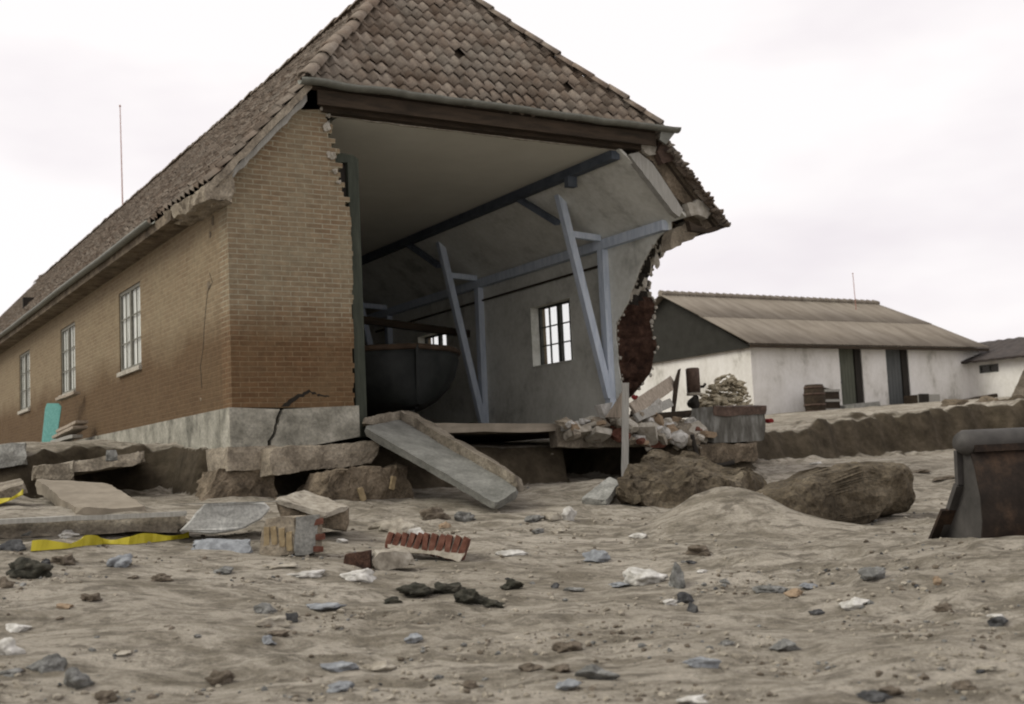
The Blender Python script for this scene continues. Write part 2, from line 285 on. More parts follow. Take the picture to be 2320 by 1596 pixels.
class MB:
    """collects shapes for ONE mesh object"""
    def __init__(s): s.v, s.f = [], []
    def add(s, vs, fs):
        k = len(s.v); s.v += [Vector(v) for v in vs]; s.f += [tuple(i + k for i in f) for f in fs]; return s
    def hexa(s, p):     # p: 4 points below, 4 above (same order)
        return s.add(p, [(3, 2, 1, 0), (4, 5, 6, 7), (0, 1, 5, 4), (1, 2, 6, 5), (2, 3, 7, 6), (3, 0, 4, 7)])
    def box(s, x0, x1, y0, y1, z0, z1):
        return s.hexa([(x0, y0, z0), (x1, y0, z0), (x1, y1, z0), (x0, y1, z0), (x0, y0, z1), (x1, y0, z1), (x1, y1, z1), (x0, y1, z1)])
    def beam(s, p, q, w, h, up=(0, 0, 1)):
        p, q = Vector(p), Vector(q); d = (q - p).normalized(); sd = d.cross(Vector(up)); sd = sd.normalized() if sd.length > 1e-4 else Vector((1, 0, 0)); u = sd.cross(d)
        sd = sd * (w / 2); u = u * (h / 2)
        return s.hexa([p - sd - u, p + sd - u, p + sd + u, p - sd + u, q - sd - u, q + sd - u, q + sd + u, q - sd + u])
    def tube(s, pts, r, n=8, caps=True):
        pts = [Vector(p) for p in pts]; k = len(pts); rs = r if isinstance(r, (list, tuple)) else [r] * k; vs = []
        for i, p in enumerate(pts):
            d = (pts[min(i + 1, k - 1)] - pts[max(i - 1, 0)]).normalized(); a = d.orthogonal() if i == 0 else (a - d * a.dot(d)); a = a.normalized(); b = d.cross(a)
            vs += [p + (a * math.cos(2 * math.pi * j / n) + b * math.sin(2 * math.pi * j / n)) * rs[i] for j in range(n)]
        fs = [(i * n + j, i * n + (j + 1) % n, (i + 1) * n + (j + 1) % n, (i + 1) * n + j) for i in range(k - 1) for j in range(n)]
        if caps: fs += [tuple(range(n))[::-1], tuple(range((k - 1) * n, k * n))]
        return s.add(vs, fs)
    def prism(s, loops, off):
        """outer loop (+ hole loops) of 3-D points, pushed through by off"""
        off = Vector(off); loops = [[Vector(p) for p in l] for l in loops]; flat = [p for l in loops for p in l]; n = len(flat)
        tris = tessellate_polygon(loops); fs = [tuple(t) for t in tris] + [tuple(i + n for i in t[::-1]) for t in tris]; k = 0
        for l in loops:
            m = len(l); fs += [(k + i, k + (i + 1) % m, n + k + (i + 1) % m, n + k + i) for i in range(m)]; k += m
        return s.add(flat + [p + off for p in flat], fs)
    def build(s, name, mat, parent=None, smooth=False): return mesh(name, s.v, s.f, mat, parent, smooth)
def rough_hexa(name, p8, mat, parent=None, res=.08, amp=.02, seed=0, smooth=False, origin=None, scale=3.0, chip=0.0):
    """a block with eight corners, its faces subdivided and roughened; origin: where its object sits"""
    p = [Vector(q) for q in p8]; fc = [(3, 2, 1, 0), (4, 5, 6, 7), (0, 1, 5, 4), (1, 2, 6, 5), (2, 3, 7, 6), (3, 0, 4, 7)]
    cen = sum(p, Vector()) / 8; key, vs, fs = {}, [], []
    for f in fc:
        a, b, c, d = (p[i] for i in f)
        nu = max(2, min(60, int(max((b - a).length, (c - d).length) / res))); nv = max(2, min(60, int(max((d - a).length, (c - b).length) / res))); idx = {}
        for i in range(nu + 1):
            for j in range(nv + 1):
                s, t = i / nu, j / nv; q = (a * (1 - s) + b * s) * (1 - t) + (d * (1 - s) + c * s) * t; k = (round(q.x, 3), round(q.y, 3), round(q.z, 3))
                if k not in key: key[k] = len(vs); vs.append(q)
                idx[i, j] = key[k]
        for i in range(nu):
            for j in range(nv):
                q = [idx[i, j], idx[i + 1, j], idx[i + 1, j + 1], idx[i, j + 1]]; q2 = []
                [q2.append(x) for x in q if x not in q2]
                if len(q2) > 2: fs.append(tuple(q2))
    out = []
    dims = sorted([(p[1] - p[0]).length, (p[3] - p[0]).length, (p[4] - p[0]).length])
    for q in vs:
        n = noise.noise_vector(q * scale + Vector((seed * 7.1, seed * 3.3, 0))) + noise.noise_vector(q * scale * 3.3 + Vector((seed, 0, 5))) * .5 + noise.noise_vector(q * scale * 9 + Vector((3, seed, 1))) * .2
        r = q + n * amp
        if chip:
            d = min((q - k).length for k in p); r += (cen - q) * chip * max(0, 1 - d / (dims[0] * .8)) ** 2 * (.6 + .8 * noise.noise(q * 5))
        out.append(r)
    o3 = Vector(origin) if origin is not None else cen
    if parent is not None: o3 = Vector((0, 0, 0))
    o = mesh(name, [q - o3 for q in out], fs, mat, parent, smooth); o.location = o3; return o
_ico = {}
def ico(sub):
    sub = min(sub, 6)
    if sub not in _ico:
        bm = bmesh.new(); bmesh.ops.create_icosphere(bm, subdivisions=sub, radius=1); _ico[sub] = ([v.co.copy() for v in bm.verts], [tuple(v.index for v in f.verts) for f in bm.faces]); bm.free()
    return _ico[sub]
def rock_shape(sx, sy, sz, seed, sub=3, jag=.35, cuts=8):
    rnd = random.Random(seed); vs, fs = ico(sub); pl = []
    for _ in range(cuts):
        d = Vector((rnd.gauss(0, 1), rnd.gauss(0, 1), rnd.gauss(0, .8))).normalized(); pl.append((d, rnd.uniform(.42, .82)))
    out = []
    for v in vs:
        q = v.copy()
        for d, k in pl:
            t = q.dot(d)
            if t > k: q -= d * (t - k) * .9
        o = Vector((seed * 1.7, seed * .3, seed * 2.9))
        q *= 1 + jag * (noise.noise(q * 1.5 + o) * .8 + noise.noise(q * 3.7 + o) * .4 + noise.noise(q * 8 + o) * .2)
        out.append(Vector((q.x * sx, q.y * sy, q.z * sz)))
    return out, fs
RN = [0]
def rock(px, py, wp, hp_, mat, label, name='stone', cat='stone', group=None, sub=3, jag=.4, at=None, yaw=None, deep=.8, sink=.12, tilt=.0):
    """a stone whose foot shows at pixel px,py (2320-wide frame), wp by hp_ pixels"""
    RN[0] += 1; p = at if at is not None else hit(px, py); k = p.y / FPX; sx, sz = wp * k / 2, hp_ * k / 2
    vs, fs = rock_shape(sx * 1.08, sx * deep, sz * 1.12, RN[0] * 1.37 + 2, sub, jag)
    o = mesh(name, vs, fs, mat, None, sub > 3); o.location = p + Vector((0, sx * deep * .5, sz * (1 - sink * 2)))
    o.rotation_euler = (random.uniform(-.1, .1), tilt, yaw if yaw is not None else random.uniform(-.25, .25))
    return tag(o, label, cat, group)

# ------------------------------------------------------------------ ground, sky is the world
def build_ground():
    ysv = [3.0]
    while ysv[-1] < 700: y = ysv[-1]; ysv.append(y + (.05 if y < 7 else .07 if y < 12 else .10 if y < 22 else .085 if y < 29.5 else .5 if y < 48 else (y - 40) * .35))
    xsv = [0.0]
    while xsv[-1] < 500: x = xsv[-1]; xsv.append(x + (.07 if x < 5.5 else .11 if x < 9 else .14 if x < 15 else .25 if x < 18 else .9 if x < 26 else (x - 20) * .3))
    xsv = [-x for x in xsv[:0:-1]] + xsv
    vs = [(x, y, ground(x, y) + (fbm(x, y, 2.2, 4, 6) * .13 if 15 < y < 30 and abs(y - scarp_y(x)) < 1.0 and (x > 3.4 or x < -4.6) else 0)) for y in ysv for x in xsv]
    n = len(xsv); fs = [(j * n + i, j * n + i + 1, (j + 1) * n + i + 1, (j + 1) * n + i) for j in range(len(ysv) - 1) for i in range(n - 1)]
    o = mesh('ground', vs, fs, 'sand', None, True); o['kind'] = 'structure'; o['label'] = 'storm washed sand in front of the ruined house'
build_ground()

# ================================================================== THE HOUSE
house = thing('brick_house', 'storm broken brick house with tiled hipped roof and open front', 'house', C0, TH)
EZ, RK = 2.84, 1.0787                     # eaves height and roof slope (rise per metre)
def roofz(a): return EZ + (min(a, HW - a) + .32) * RK
CP, BR = .0667, .119                      # course and half brick
def stepped(pts, rnd=.5):
    """a ragged edge (a or b, z) turned into brick steps"""
    out = []; z = pts[0][1]; zt = pts[-1][1]; R = random.Random(len(pts) + int(pts[0][0] * 100))
    sgn = 1 if zt > z else -1; n = int(abs(zt - z) / CP)
    def at(zz):
        for (x0, z0), (x1, z1) in zip(pts, pts[1:]):
            if min(z0, z1) - 1e-6 <= zz <= max(z0, z1) + 1e-6 and abs(z1 - z0) > 1e-6: return x0 + (x1 - x0) * (zz - z0) / (z1 - z0)
        return pts[-1][0]
    for i in range(n):
        zc = z + sgn * CP * (i + .5); x = at(zc) + R.uniform(-.5, .5) * BR * rnd
        out += [(x, z + sgn * CP * i), (x, z + sgn * CP * (i + 1) - sgn * .002)]
    return out
# front wall: the brick pier that still stands, with its crack
edge = [front(*p) for p in ((801, 924), (800, 800), (798, 600), (796, 480), (786, 460), (779, 430), (767, 390), (768, 350), (752, 310), (748, 275), (738, 250), (716, 236))]
es = stepped([(p.x, p.z) for p in edge[:4]], .3)[:-1] + stepped([(p.x, p.z) for p in edge[3:]], 1.1)
crack = [front(*p) for p in ((633, 926), (655, 905), (676, 893), (700, 884), (724, 893), (745, 897))]
_c = []
for p, q in zip(crack, crack[1:]):
    for k in range(4):
        t = p.lerp(q, k / 4); _c.append(t + Vector((.022 * noise.noise(t * 23), 0, .03 * noise.noise(t * 31 + Vector((5, 0, 0))))))
crack = _c + [crack[-1]]
cr_up = [(p.x, p.z) for p in crack]; cr_dn = [(p.x + .012, p.z - (.05 if i < 3 else .03) + .0) for i, p in enumerate(crack)]
out_l = [(0, 0), (0, 2.95)] + [(1.05, 2.95 + 1.05 * RK - .08)] + [(x, z) for x, z in es[::-1]]
poly = [Vector((x, 0, z)) for x, z in out_l]
MB().prism([poly], (0, .35, 0)).build('front_wall', 'brick_front', house)
_n = len(cr_up)
MB().prism([[Vector((x, -.004, max(z, .001))) for x, z in cr_up] + [Vector((x + .03 * (1 - i / _n) + .004, -.004, max(.0005, z - .05 * (1 - i / _n) - .012))) for i, (x, z) in list(enumerate(cr_up))[::-1]]], (0, .003, 0)).build('wall_crack', 'dark_void', house)  # thin dark strip on the bricks; the crack's shade is its colour
R_ = random.Random(3); mb = MB()
for px, py, s in ((742, 288, 12), (751, 352, 11), (760, 388, 8), (744, 262, 7), (768, 412, 6), (731, 246, 7)):
    q = front(px, py, -.02); k = s * 16.5 / FPX; vs, fs = rock_shape(k, k * .8, k * .9, px * .37, 3, .7); mesh('broken_mortar', [v + q for v in vs], fs, 'mortar', house)
# left wall with three (and further, unseen) window openings
WZ0, WZ1 = .98, 2.336
wins = [(4.46, 5.88), (9.48, 10.90), (14.51, 15.93)]
outer = [Vector((0, .35, 0)), Vector((0, HL, 0)), Vector((0, HL, 3.0)), Vector((0, .35, 3.0))]
holes = [[Vector((0, b0, WZ0)), Vector((0, b1, WZ0)), Vector((0, b1, WZ1)), Vector((0, b0, WZ1))] for b0, b1 in wins]
MB().prism([outer] + holes, (.35, 0, 0)).build('side_wall', 'brick_side', house)
def window(a_out, b0, b1, z0, z1, parent, curtain, inward):
    """casement of two sashes, 2 x 3 panes each; inward = +1 when the room lies at larger a"""
    mb = MB(); y = a_out + inward * (.035 if curtain else .13); t, d = .055, (.03 if curtain else .06); mt = .006 if curtain else .013; x0, x1 = y - d / 2, y + d / 2
    mb.box(x0, x1, b0, b0 + t, z0, z1).box(x0, x1, b1 - t, b1, z0, z1).box(x0, x1, b0 + t, b1 - t, z0, z0 + t).box(x0, x1, b0 + t, b1 - t, z1 - t, z1)
    bm_ = (b0 + b1) / 2; mb.box(x0 - .005, x1 + .005, bm_ - .05, bm_ + .05, z0 + t, z1 - t)
    for s0, s1 in ((b0 + t, bm_ - .05), (bm_ + .05, b1 - t)):
        m = (s0 + s1) / 2; mb.box(y - mt - .002, y + mt + .002, m - .013, m + .013, z0 + t, z1 - t)
        for k in (1, 2):
            z = z0 + t + (z1 - z0 - 2 * t) * k / 3; mb.box(y - mt, y + mt, s0, m - .013, z - .012, z + .012).box(y - mt, y + mt, m + .013, s1, z - .012, z + .012)
    wf = mb.build('window', 'frame_pale' if curtain else 'frame', parent)
    g = mesh('pane', [(y, b0 + t, z0 + t), (y, b1 - t, z0 + t), (y, b1 - t, z1 - t), (y, b0 + t, z1 - t)], [(0, 1, 2, 3)], 'glass', wf)
    if curtain:
        vs, fs = [], []; n = 56
        for i in range(n + 1):
            s = i / n; yy = a_out + inward * (.066 + .006 * math.sin(s * 62) + .004 * math.sin(s * 23)); bb = b0 + .02 + (b1 - b0 - .04) * s
            hem = z0 + .03 + .02 * math.sin(s * 9)
            vs += [(yy, bb, hem), (yy, bb, z1 - .01)]
        fs = [(2 * i, 2 * i + 2, 2 * i + 3, 2 * i + 1) for i in range(n)]
        mesh('curtain', vs, fs, 'curtain', wf, True)
    sl = MB().box(min(a_out - inward * .05, a_out + inward * .12), max(a_out - inward * .05, a_out + inward * .12), b0 - .03, b1 + .03, z0 - .07, z0 - .001).build('sill', 'mortar' if curtain else 'frame', wf)
    return wf
for b0, b1 in wins: window(0, b0, b1, WZ0, WZ1, house, True, 1)
# right wall: plastered inside, torn off in front down to a ragged brick edge
RI, RO = HW - .35, HW
inn = [side(px, py, RI) for px, py in ((1362, 985), (1370, 945), (1412, 880), (1402, 845), (1398, 800), (1395, 735), (1420, 690), (1438, 642), (1450, 610), (1470, 570), (1494, 535), (1520, 520))]
ou = [side(px, py, RO) for px, py in ((1385, 975), (1395, 935), (1447, 880), (1472, 848), (1488, 785), (1475, 740), (1486, 697), (1470, 650), (1468, 630), (1488, 592), (1512, 562), (1540, 532))]
inn = [Vector((RI, p.y, p.z)) for p in inn]; ou = [Vector((RO, p.y, p.z)) for p in ou]
def resample(ps, n):
    out = []
    zs = [p.z for p in ps]
    for i in range(n + 1):
        t = i / n * (len(ps) - 1); k = min(int(t), len(ps) - 2); out.append(ps[k].lerp(ps[k + 1], t - k))
    return out
NI = 44; inn2, ou2 = resample(inn, NI), resample(ou, NI)
for i, (p, q) in enumerate(zip(inn2, ou2)):
    j = noise.noise(Vector((i * .9, 1.2, 0))); p.y += .05 * j; q.y += .05 * noise.noise(Vector((i * .8, 7.7, 0)))
wr = [(3.49, 4.91), (8.40, 9.82), (13.4, 14.82)]
wr0, wr1 = 1.0, 2.2
def wall_face(x, edge_):
    loops = [[Vector((x, HL, -.5)), Vector((x, HL, 3.0))] + [Vector((x, p.y, p.z)) for p in edge_[::-1]]]
    loops[0].insert(2, Vector((x, edge_[-1].y, 3.0)))
    loops += [[Vector((x, b0, wr0)), Vector((x, b1, wr0)), Vector((x, b1, wr1)), Vector((x, b0, wr1))] for b0, b1 in wr]
    flat = [p for l in loops for p in l]; return flat, [tuple(t) for t in tessellate_polygon(loops)], loops
f1, t1, l1 = wall_face(RI, inn2); MBi = MB().add(f1, t1)
# thin plaster skin inside, bricks behind
sk = [p.copy() for p in f1]
MBp = MB().prism(l1, (.02, 0, 0)); MBp.build('inner_plaster', 'plaster', house)
inb = [Vector((RI + .02, p.y - .015 + .0, p.z)) for p in inn2]
f2, t2, l2 = wall_face(RI + .022, inb); f3, t3, l3 = wall_face(RO, ou2)
mb = MB(); mb.add(f2, t2); k = len(mb.v); mb.add(f3, t3); core0 = len(mb.f)
for l in (1, 2, 3):
    A, B = l2[l], l3[l]; mb.add(A + B, [(0, 1, 5, 4), (1, 2, 6, 5), (2, 3, 7, 6), (3, 0, 4, 7)])
mb.add([(RI + .022, inb[-1].y, 3.0), (RI + .022, HL, 3.0), (RO, HL, 3.0), (RO, ou2[-1].y, 3.0)], [(0, 1, 2, 3)])
mb.build('right_wall', 'brick_side', house)
# the torn brick edge itself
vs, fs = [], []; nc = 9
for i in range(NI + 1):
    for j in range(nc + 1):
        t = j / nc; p = inb[i].lerp(ou2[i], t); nz = noise.noise(Vector((i * .55, j * .7, 3))) + .5 * noise.noise(Vector((i * 1.3, j * 1.9, 8)))
        e_ = math.sin(math.pi * t) ** .5; step = (round(i * .5) % 2) * .05
        p.y += (nz * .10 + step) * e_; p.z += .015 * noise.noise(Vector((i * 2., j * 2., 1))); vs.append(p)
fs = [(i * (nc + 1) + j, i * (nc + 1) + j + 1, (i + 1) * (nc + 1) + j + 1, (i + 1) * (nc + 1) + j) for i in range(NI) for j in range(nc)]
fm = []
for f in fs:
    c = sum((vs[i] for i in f), Vector()) / 4; k = noise.noise(Vector((c.y * 7, c.z * 9, c.x * 6)))
    fm.append(0 if c.z < 1.85 + .1 * k else (2 if k > .12 else 1))
mesh('torn_wall_edge', vs, fs, None, house, False, ['brick_core', 'tar', 'mortar'], fm)
mb = MB()                                     # plaster crumbs along the torn edge
for i in range(0, NI, 1):
    for P, s in ((inb[i], .022), (ou2[i], .03)):
        if R_.random() < .75:
            k = s * R_.uniform(.5, 1.5); vs, fs = rock_shape(k, k, k * 1.2, i * 3.3 + s, 2, .5); off = Vector((0, -.015, R_.uniform(-.03, .03))); mesh('plaster_crumb', [v + P + off for v in vs], fs, 'mortar', house)
mb = MB()                                     # white and black tatters of plaster under the plate
for px, py, a, b in ((1478, 560, 30, 46), (1466, 598, 26, 50), (1502, 542, 24, 34), (1452, 632, 18, 34)):
    q = side(px, py, RI + .06); k = 20 / FPX; vs, fs = rock_shape(.05, a * k * .35, b * k * .55, px * .11, 3, .5); mb.add([v + q for v in vs], fs)
mb.build('tarred_patch', 'dark_void', house)
for px, py, a, b in ((1500, 565, 14, 30), (1487, 590, 12, 36), (1515, 548, 22, 20), (1540, 537, 26, 16), (1462, 640, 10, 20), (1472, 612, 9, 26)):
    q = side(px, py, RI + .12); k = 20 / FPX; vs, fs = rock_shape(.06, a * k * .4, b * k * .55, px * .17, 3, .5); mesh('lime_patch', [v + q for v in vs], fs, 'mortar', house)

for b0, b1 in wr:
    window(RO, b0, b1, wr0 + .0, wr1, house, False, -1)
    MB().box(RI - .004, RO - .17, b0 + .0, b0 + .02, wr0, wr1).box(RI - .004, RO - .17, b1 - .02, b1, wr0, wr1).box(RI - .004, RO - .17, b0 + .02, b1 - .02, wr1 - .02, wr1).box(RI - .03, RO - .17, b0 + .02, b1 - .02, wr0, wr0 + .02).build('window_reveal', 'plaster', house)
# floor, partition, ceiling
rough_hexa('floor_slab', [(1.72, .30, -.36), (6.9, .30, -.44), (RI, HL - 1, -.26), (.35, HL - 1, -.26), (1.72, .30, -.22), (6.9, .30, -.33), (RI, HL - 1, -.06), (.35, HL - 1, -.06)], 'floor', house, .3, .02)
MB().box(.35, RI, 17.5, 17.6, -.06, 4.0).build('partition', 'tar', house)
MB().box(0.02, HW - .02, HL - .3, HL, -.3, 4.0).prism([[Vector((1.0, HL - .3, 4.0)), Vector((7.0, HL - .3, 4.0)), Vector((7, HL - .3, 4.1)), Vector((1, HL - .3, 4.1))]], (0, .3, 0)).build('back_wall', 'brick_side', house)
CZ = 4.0; CA = 6.36
MB().box(HW - CA, CA, .12, HL - .4, CZ, CZ + .05).build('ceiling', 'ceiling', house)
for s in (0, 1):
    X = (lambda a: HW - a) if s else (lambda a: a)
    b_front = .03 if not s else .40
    MB().prism([[Vector((X(CA + .002), b_front, CZ)), Vector((X(RI), b_front, 2.99)), Vector((X(RI), HL - .4, 2.99)), Vector((X(CA + .002), HL - .4, CZ))]], (0, 0, .05)).build('sloped_ceiling', 'plaster' if not s else 'ceiling', house)
    MB().beam((X(CA), .11 if not s else .9, CZ - .07), (X(CA), HL - .5, CZ - .07), .16, .15).build('purlin', 'dark_blue_wood', house)
    MB().beam((X(RI - .06), .5 if not s else .4, 2.95), (X(RI - .06), HL - .5, 2.95), .13, .17).build('wall_plate', 'blue_wood', house)
    for b in (2.3, 6.78, 11.2, 15.7):
        if s == 1 and b > 12: continue
        MB().box(*sorted((X(RI - .005), X(RI - .13))), b - .08, b + .08, -.05, 2.86).build('post', 'blue_wood', house)
        MB().beam((X(6.66), b - .02, 3.98), (X(7.54), b - .02, .22 if b < 3 else -.03), .13, .13, (0, 1, 0)).build('strut', 'blue_wood', house)
        MB().beam((X(6.83), b - .02, 3.10), (X(RI - .13), b - .02, 3.06), .10, .11).build('tie', 'blue_wood', house)
        MB().beam((X(6.70), b + .05, 3.30), (X(6.42), b + .85, 3.88), .09, .12, (1, 0, 0)).build('knee_brace', 'dark_blue_wood', house)
MB().tube([(RI - .03, 2.45, 2.6), (RI - .03, 12, 2.58)], .022, 8).build('wall_pipe', 'brown_wood', house)
q = front(1305, 408, 1.2); MB().box(q.x - .09, q.x + .09, 1.3, 1.42, q.z - .09, q.z + .09).build('junction_box', 'dark_blue_wood', house)
# base of the near post: boot of white concrete knocked sideways
q0 = frontw(1372, 935, 2.2); q1 = frontw(1412, 868, 2.2)
# door jamb and lintel of the big front opening
MB().box(1.76, 1.92, .12, .36, -.42, 3.38).build('door_jamb', 'green_wood', house)
MB().box(1.50, 1.758, .20, .34, -.02, 3.42).build('door_lining', 'tar', house)
MB().prism([[Vector((1.46, .14, 3.36)), Vector((1.93, .14, 3.385)), Vector((1.93, .14, 3.44)), Vector((1.86, .14, 3.49)), Vector((1.5, .14, 3.52))]], (0, .22, 0)).build('door_head', 'green_wood', house)
# left plinth and front plinth in two pieces, parted by the crack
ps = MB(); n = 12; b = .36
for i in range(11):
    b2 = min(HL, .36 + (i + 1) * 3.2); ps.box(-.05, -.001, b, b2 - .006, -.6, -.002 * (i % 2)); b = b2
ps.build('plinth', 'plinth', house)
ck = [front(*p) for p in ((631, 928), (622, 950), (617, 975), (604, 1000), (597, 1030), (590, 1060))]
_c = []
for p, q in zip(ck, ck[1:]):
    for k in range(3): t = p.lerp(q, k / 3); _c.append(t + Vector((.03 * noise.noise(t * 17), 0, 0)))
ck = _c + [ck[-1]]
lft = [(p.x, p.z) for p in ck]; rgt = [(p.x + w_, p.z) for p, w_ in zip(ck, [.05 + .025 * noise.noise(p * 9) for p in ck])]
MB().prism([[Vector((-.05, -.05, 0)), Vector((-.05, -.05, -.85))] + [Vector((x, -.05, z)) for x, z in lft[::-1]]], (0, .4, 0)).build('plinth', 'plinth', house)
pr = front(805, 990).z
MB().prism([[Vector((x, -.05, z)) for x, z in rgt[:13]] + [Vector((1.73, -.05, pr)), Vector((1.73, -.05, .0))]], (0, .4, 0)).build('plinth', 'plinth', house)
MB().box(.2, 1.5, .2, .34, -.8, .3).build('crack_shade_fill', 'dark_void', house)  # solid near-black box behind the gap, giving the crack its shade
# footing and fieldstone below the corner
rough_hexa('footing', [(-.12, -.12, -.80), (.47, -.14, -.80), (.47, .5, -.80), (-.12, 2.4, -.80), (-.09, -.09, -.50), (.52, -.09, -.50), (.52, .5, -.50), (-.09, 2.4, -.50)], 'footing', house, .07, .018, 2)
rough_hexa('fieldstone_base', [(-.55, -.10, -1.40), (.50, -.16, -1.40), (.48, .9, -1.40), (-.35, 2.6, -1.40), (-.22, -.04, -.79), (.50, -.13, -.79), (.48, .9, -.79), (-.16, 2.6, -.79)], 'fieldstone', house, .06, .06, 5, scale=4)
rough_hexa('floor_joist', [(5.1, .28, -.66), (7.25, .26, -.70), (7.25, .5, -.70), (5.1, .5, -.66), (5.1, .27, -.37), (7.25, .25, -.40), (7.25, .5, -.40), (5.1, .5, -.37)], 'concrete_dark', house, .07, .025, 7)
def strip(pts, w0, name):
    P = [side(px, py, -.003) for px, py in pts]; l = [p + Vector((0, w0 * (.6 + .5 * noise.noise(p * 5)), 0)) for p in P] + [p - Vector((0, w0 * (.6 + .5 * noise.noise(p * 7)), 0)) for p in P[::-1]]
    MB().prism([l], (.002, 0, 0)).build(name, 'dark_void', house)  # crack drawn as a dark strip, its shade put into the colour
strip([(474, 618), (481, 640), (470, 662), (466, 700), (463, 735), (460, 790), (454, 830), (457, 880)], .016, 'wall_crack')
for px, py, k in ((473, 648, .085), (482, 500, .06), (476, 530, .05), (455, 905, .03)):
    q = side(px, py, -.004); vs, fs = rock_shape(.012, k, k * 1.1, px * .3, 2, .6); MB().add([v + q for v in vs], fs).build('wall_chip', 'fieldstone', house)
# ---- roof
def tile_field(name, P, Ud, Vd, u_of_v, vlen, parent, tw=.195, th=.25, skip=(), seed=1, nseg=6, sag=None, edge_gap=None, jit=1.0):
    """pantiles: rows up Vd, columns along Ud from P; u_of_v(v) gives the span of a row"""
    P, Ud, Vd = Vector(P), Vector(Ud).normalized(), Vector(Vd).normalized(); Nn = Ud.cross(Vd).normalized()
    if Nn.z < 0: Nn = -Nn
    rnd = random.Random(seed); vs, fs, cols = [], [], []; rows = int(vlen / th) + 1
    for r in range(rows):
        v0 = r * th; v1 = min(v0 + th + .05, vlen + .02); u0, u1 = u_of_v(min(v0 + th * .4, vlen)); c0 = math.floor(u0 / tw); c1 = math.ceil(u1 / tw)
        for c in range(c0, c1):
            ua, ub = max(u0, c * tw), min(u1, (c + 1) * tw + .012)
            if ub - ua < .03: continue
            if any(abs((c + .5) * tw - su) < tw * .5 and abs(v0 + th * .5 - sv) < th * .5 for su, sv in skip): continue
            if edge_gap and edge_gap(ua, ub, v0): continue
            j1, j2, jc, jv = rnd.gauss(0, .006) * jit, rnd.gauss(0, .009) * jit, rnd.random(), rnd.gauss(0, .012) * jit; k = len(vs)
            for s in range(nseg + 1):
                u = ua + (ub - ua) * s / nseg; ph = (u / tw - c); prof = .030 * math.sin(2 * math.pi * (ph + .1)) + .012 * math.cos(4 * math.pi * ph)
                sg = sag(u, v0) if sag else 0
                lo = .058 + prof + j1 + sg; hi = .012 + prof + j2 * .3 + sg
                vs += [P + Ud * u + Vd * (v0 + jv) + Nn * (lo - .03), P + Ud * u + Vd * (v0 + jv) + Nn * lo, P + Ud * u + Vd * v1 + Nn * hi]
            for s in range(nseg):
                q = k + s * 3; fs += [(q, q + 3, q + 4, q + 1), (q + 1, q + 4, q + 5, q + 2)]; cols += [jc, jc]
    me = bpy.data.meshes.new(name); me.from_pydata([tuple(v) for v in vs], [], fs); me.update(); me.materials.append(M['tile'])
    at = me.attributes.new('tile', 'FLOAT', 'FACE'); at.data.foreach_set('value', cols)
    for p in me.polygons: p.use_smooth = True
    return link(bpy.data.objects.new(name, me), parent)
AP = Vector((4, 2.3, 7.5)); GB = -.27                   # half-hip apex, verge plane
HA0, HA1 = 1.03, 6.97; HZ = 4.29
sl = math.sqrt(1 + RK * RK); slope_len = 4.32 * sl
def span_left(v):
    a = -.32 + v / sl
    lo = GB if a < HA0 else GB + (a - HA0) / (4 - HA0) * (AP.y - GB)
    return (lo, HL - max(0, a - 1.0) * .8 + 1.5)
tile_field('roof_slope', (-.32, 0, EZ), (0, 1, 0), (1, 0, RK), span_left, slope_len, house, seed=4, nseg=5, jit=.45, sag=lambda u, v: .035 * noise.noise(Vector((u * .35, v * .5, 0))))
def span_right(v):
    a = -.32 + v / sl
    lo = GB + .02 + .16 * max(0, noise.noise(Vector((v * 2.1, 3, 0)))) if a < HA0 else GB + (a - HA0) / (4 - HA0) * (AP.y - GB)
    return (lo, HL)
tile_field('roof_slope', (HW + .32, 0, EZ), (0, 1, 0), (-1, 0, RK), span_right, slope_len, house, seed=5, nseg=5)
hv = Vector((0, AP.y - GB, AP.z - HZ)); hl = hv.length
def to_hip(px, py):
    n = Vector((0, -hv.z, hv.y)).normalized(); nw = U * n.x + V * n.y + ZA * n.z; p = local(onplane(px, py, nw, world(4, GB, HZ))); return (p.x, (p - Vector((p.x, GB, HZ))).dot(hv.normalized()))
holes_ = [to_hip(1030, 120), to_hip(1292, 203)]
tile_field('hip_slope', (0, GB, HZ), (1, 0, 0), hv, lambda v: (HA0 - .05 + v / hl * (4 - HA0), HA1 + .15 - v / hl * (HA1 - 4)), hl, house, skip=holes_, seed=9, nseg=8, sag=lambda u, v: -.05 * math.exp(-((u - 4.4) / 2) ** 2 - (v / 1.2) ** 2) + .03 * noise.noise(Vector((u * .6, v * .6, 2))))
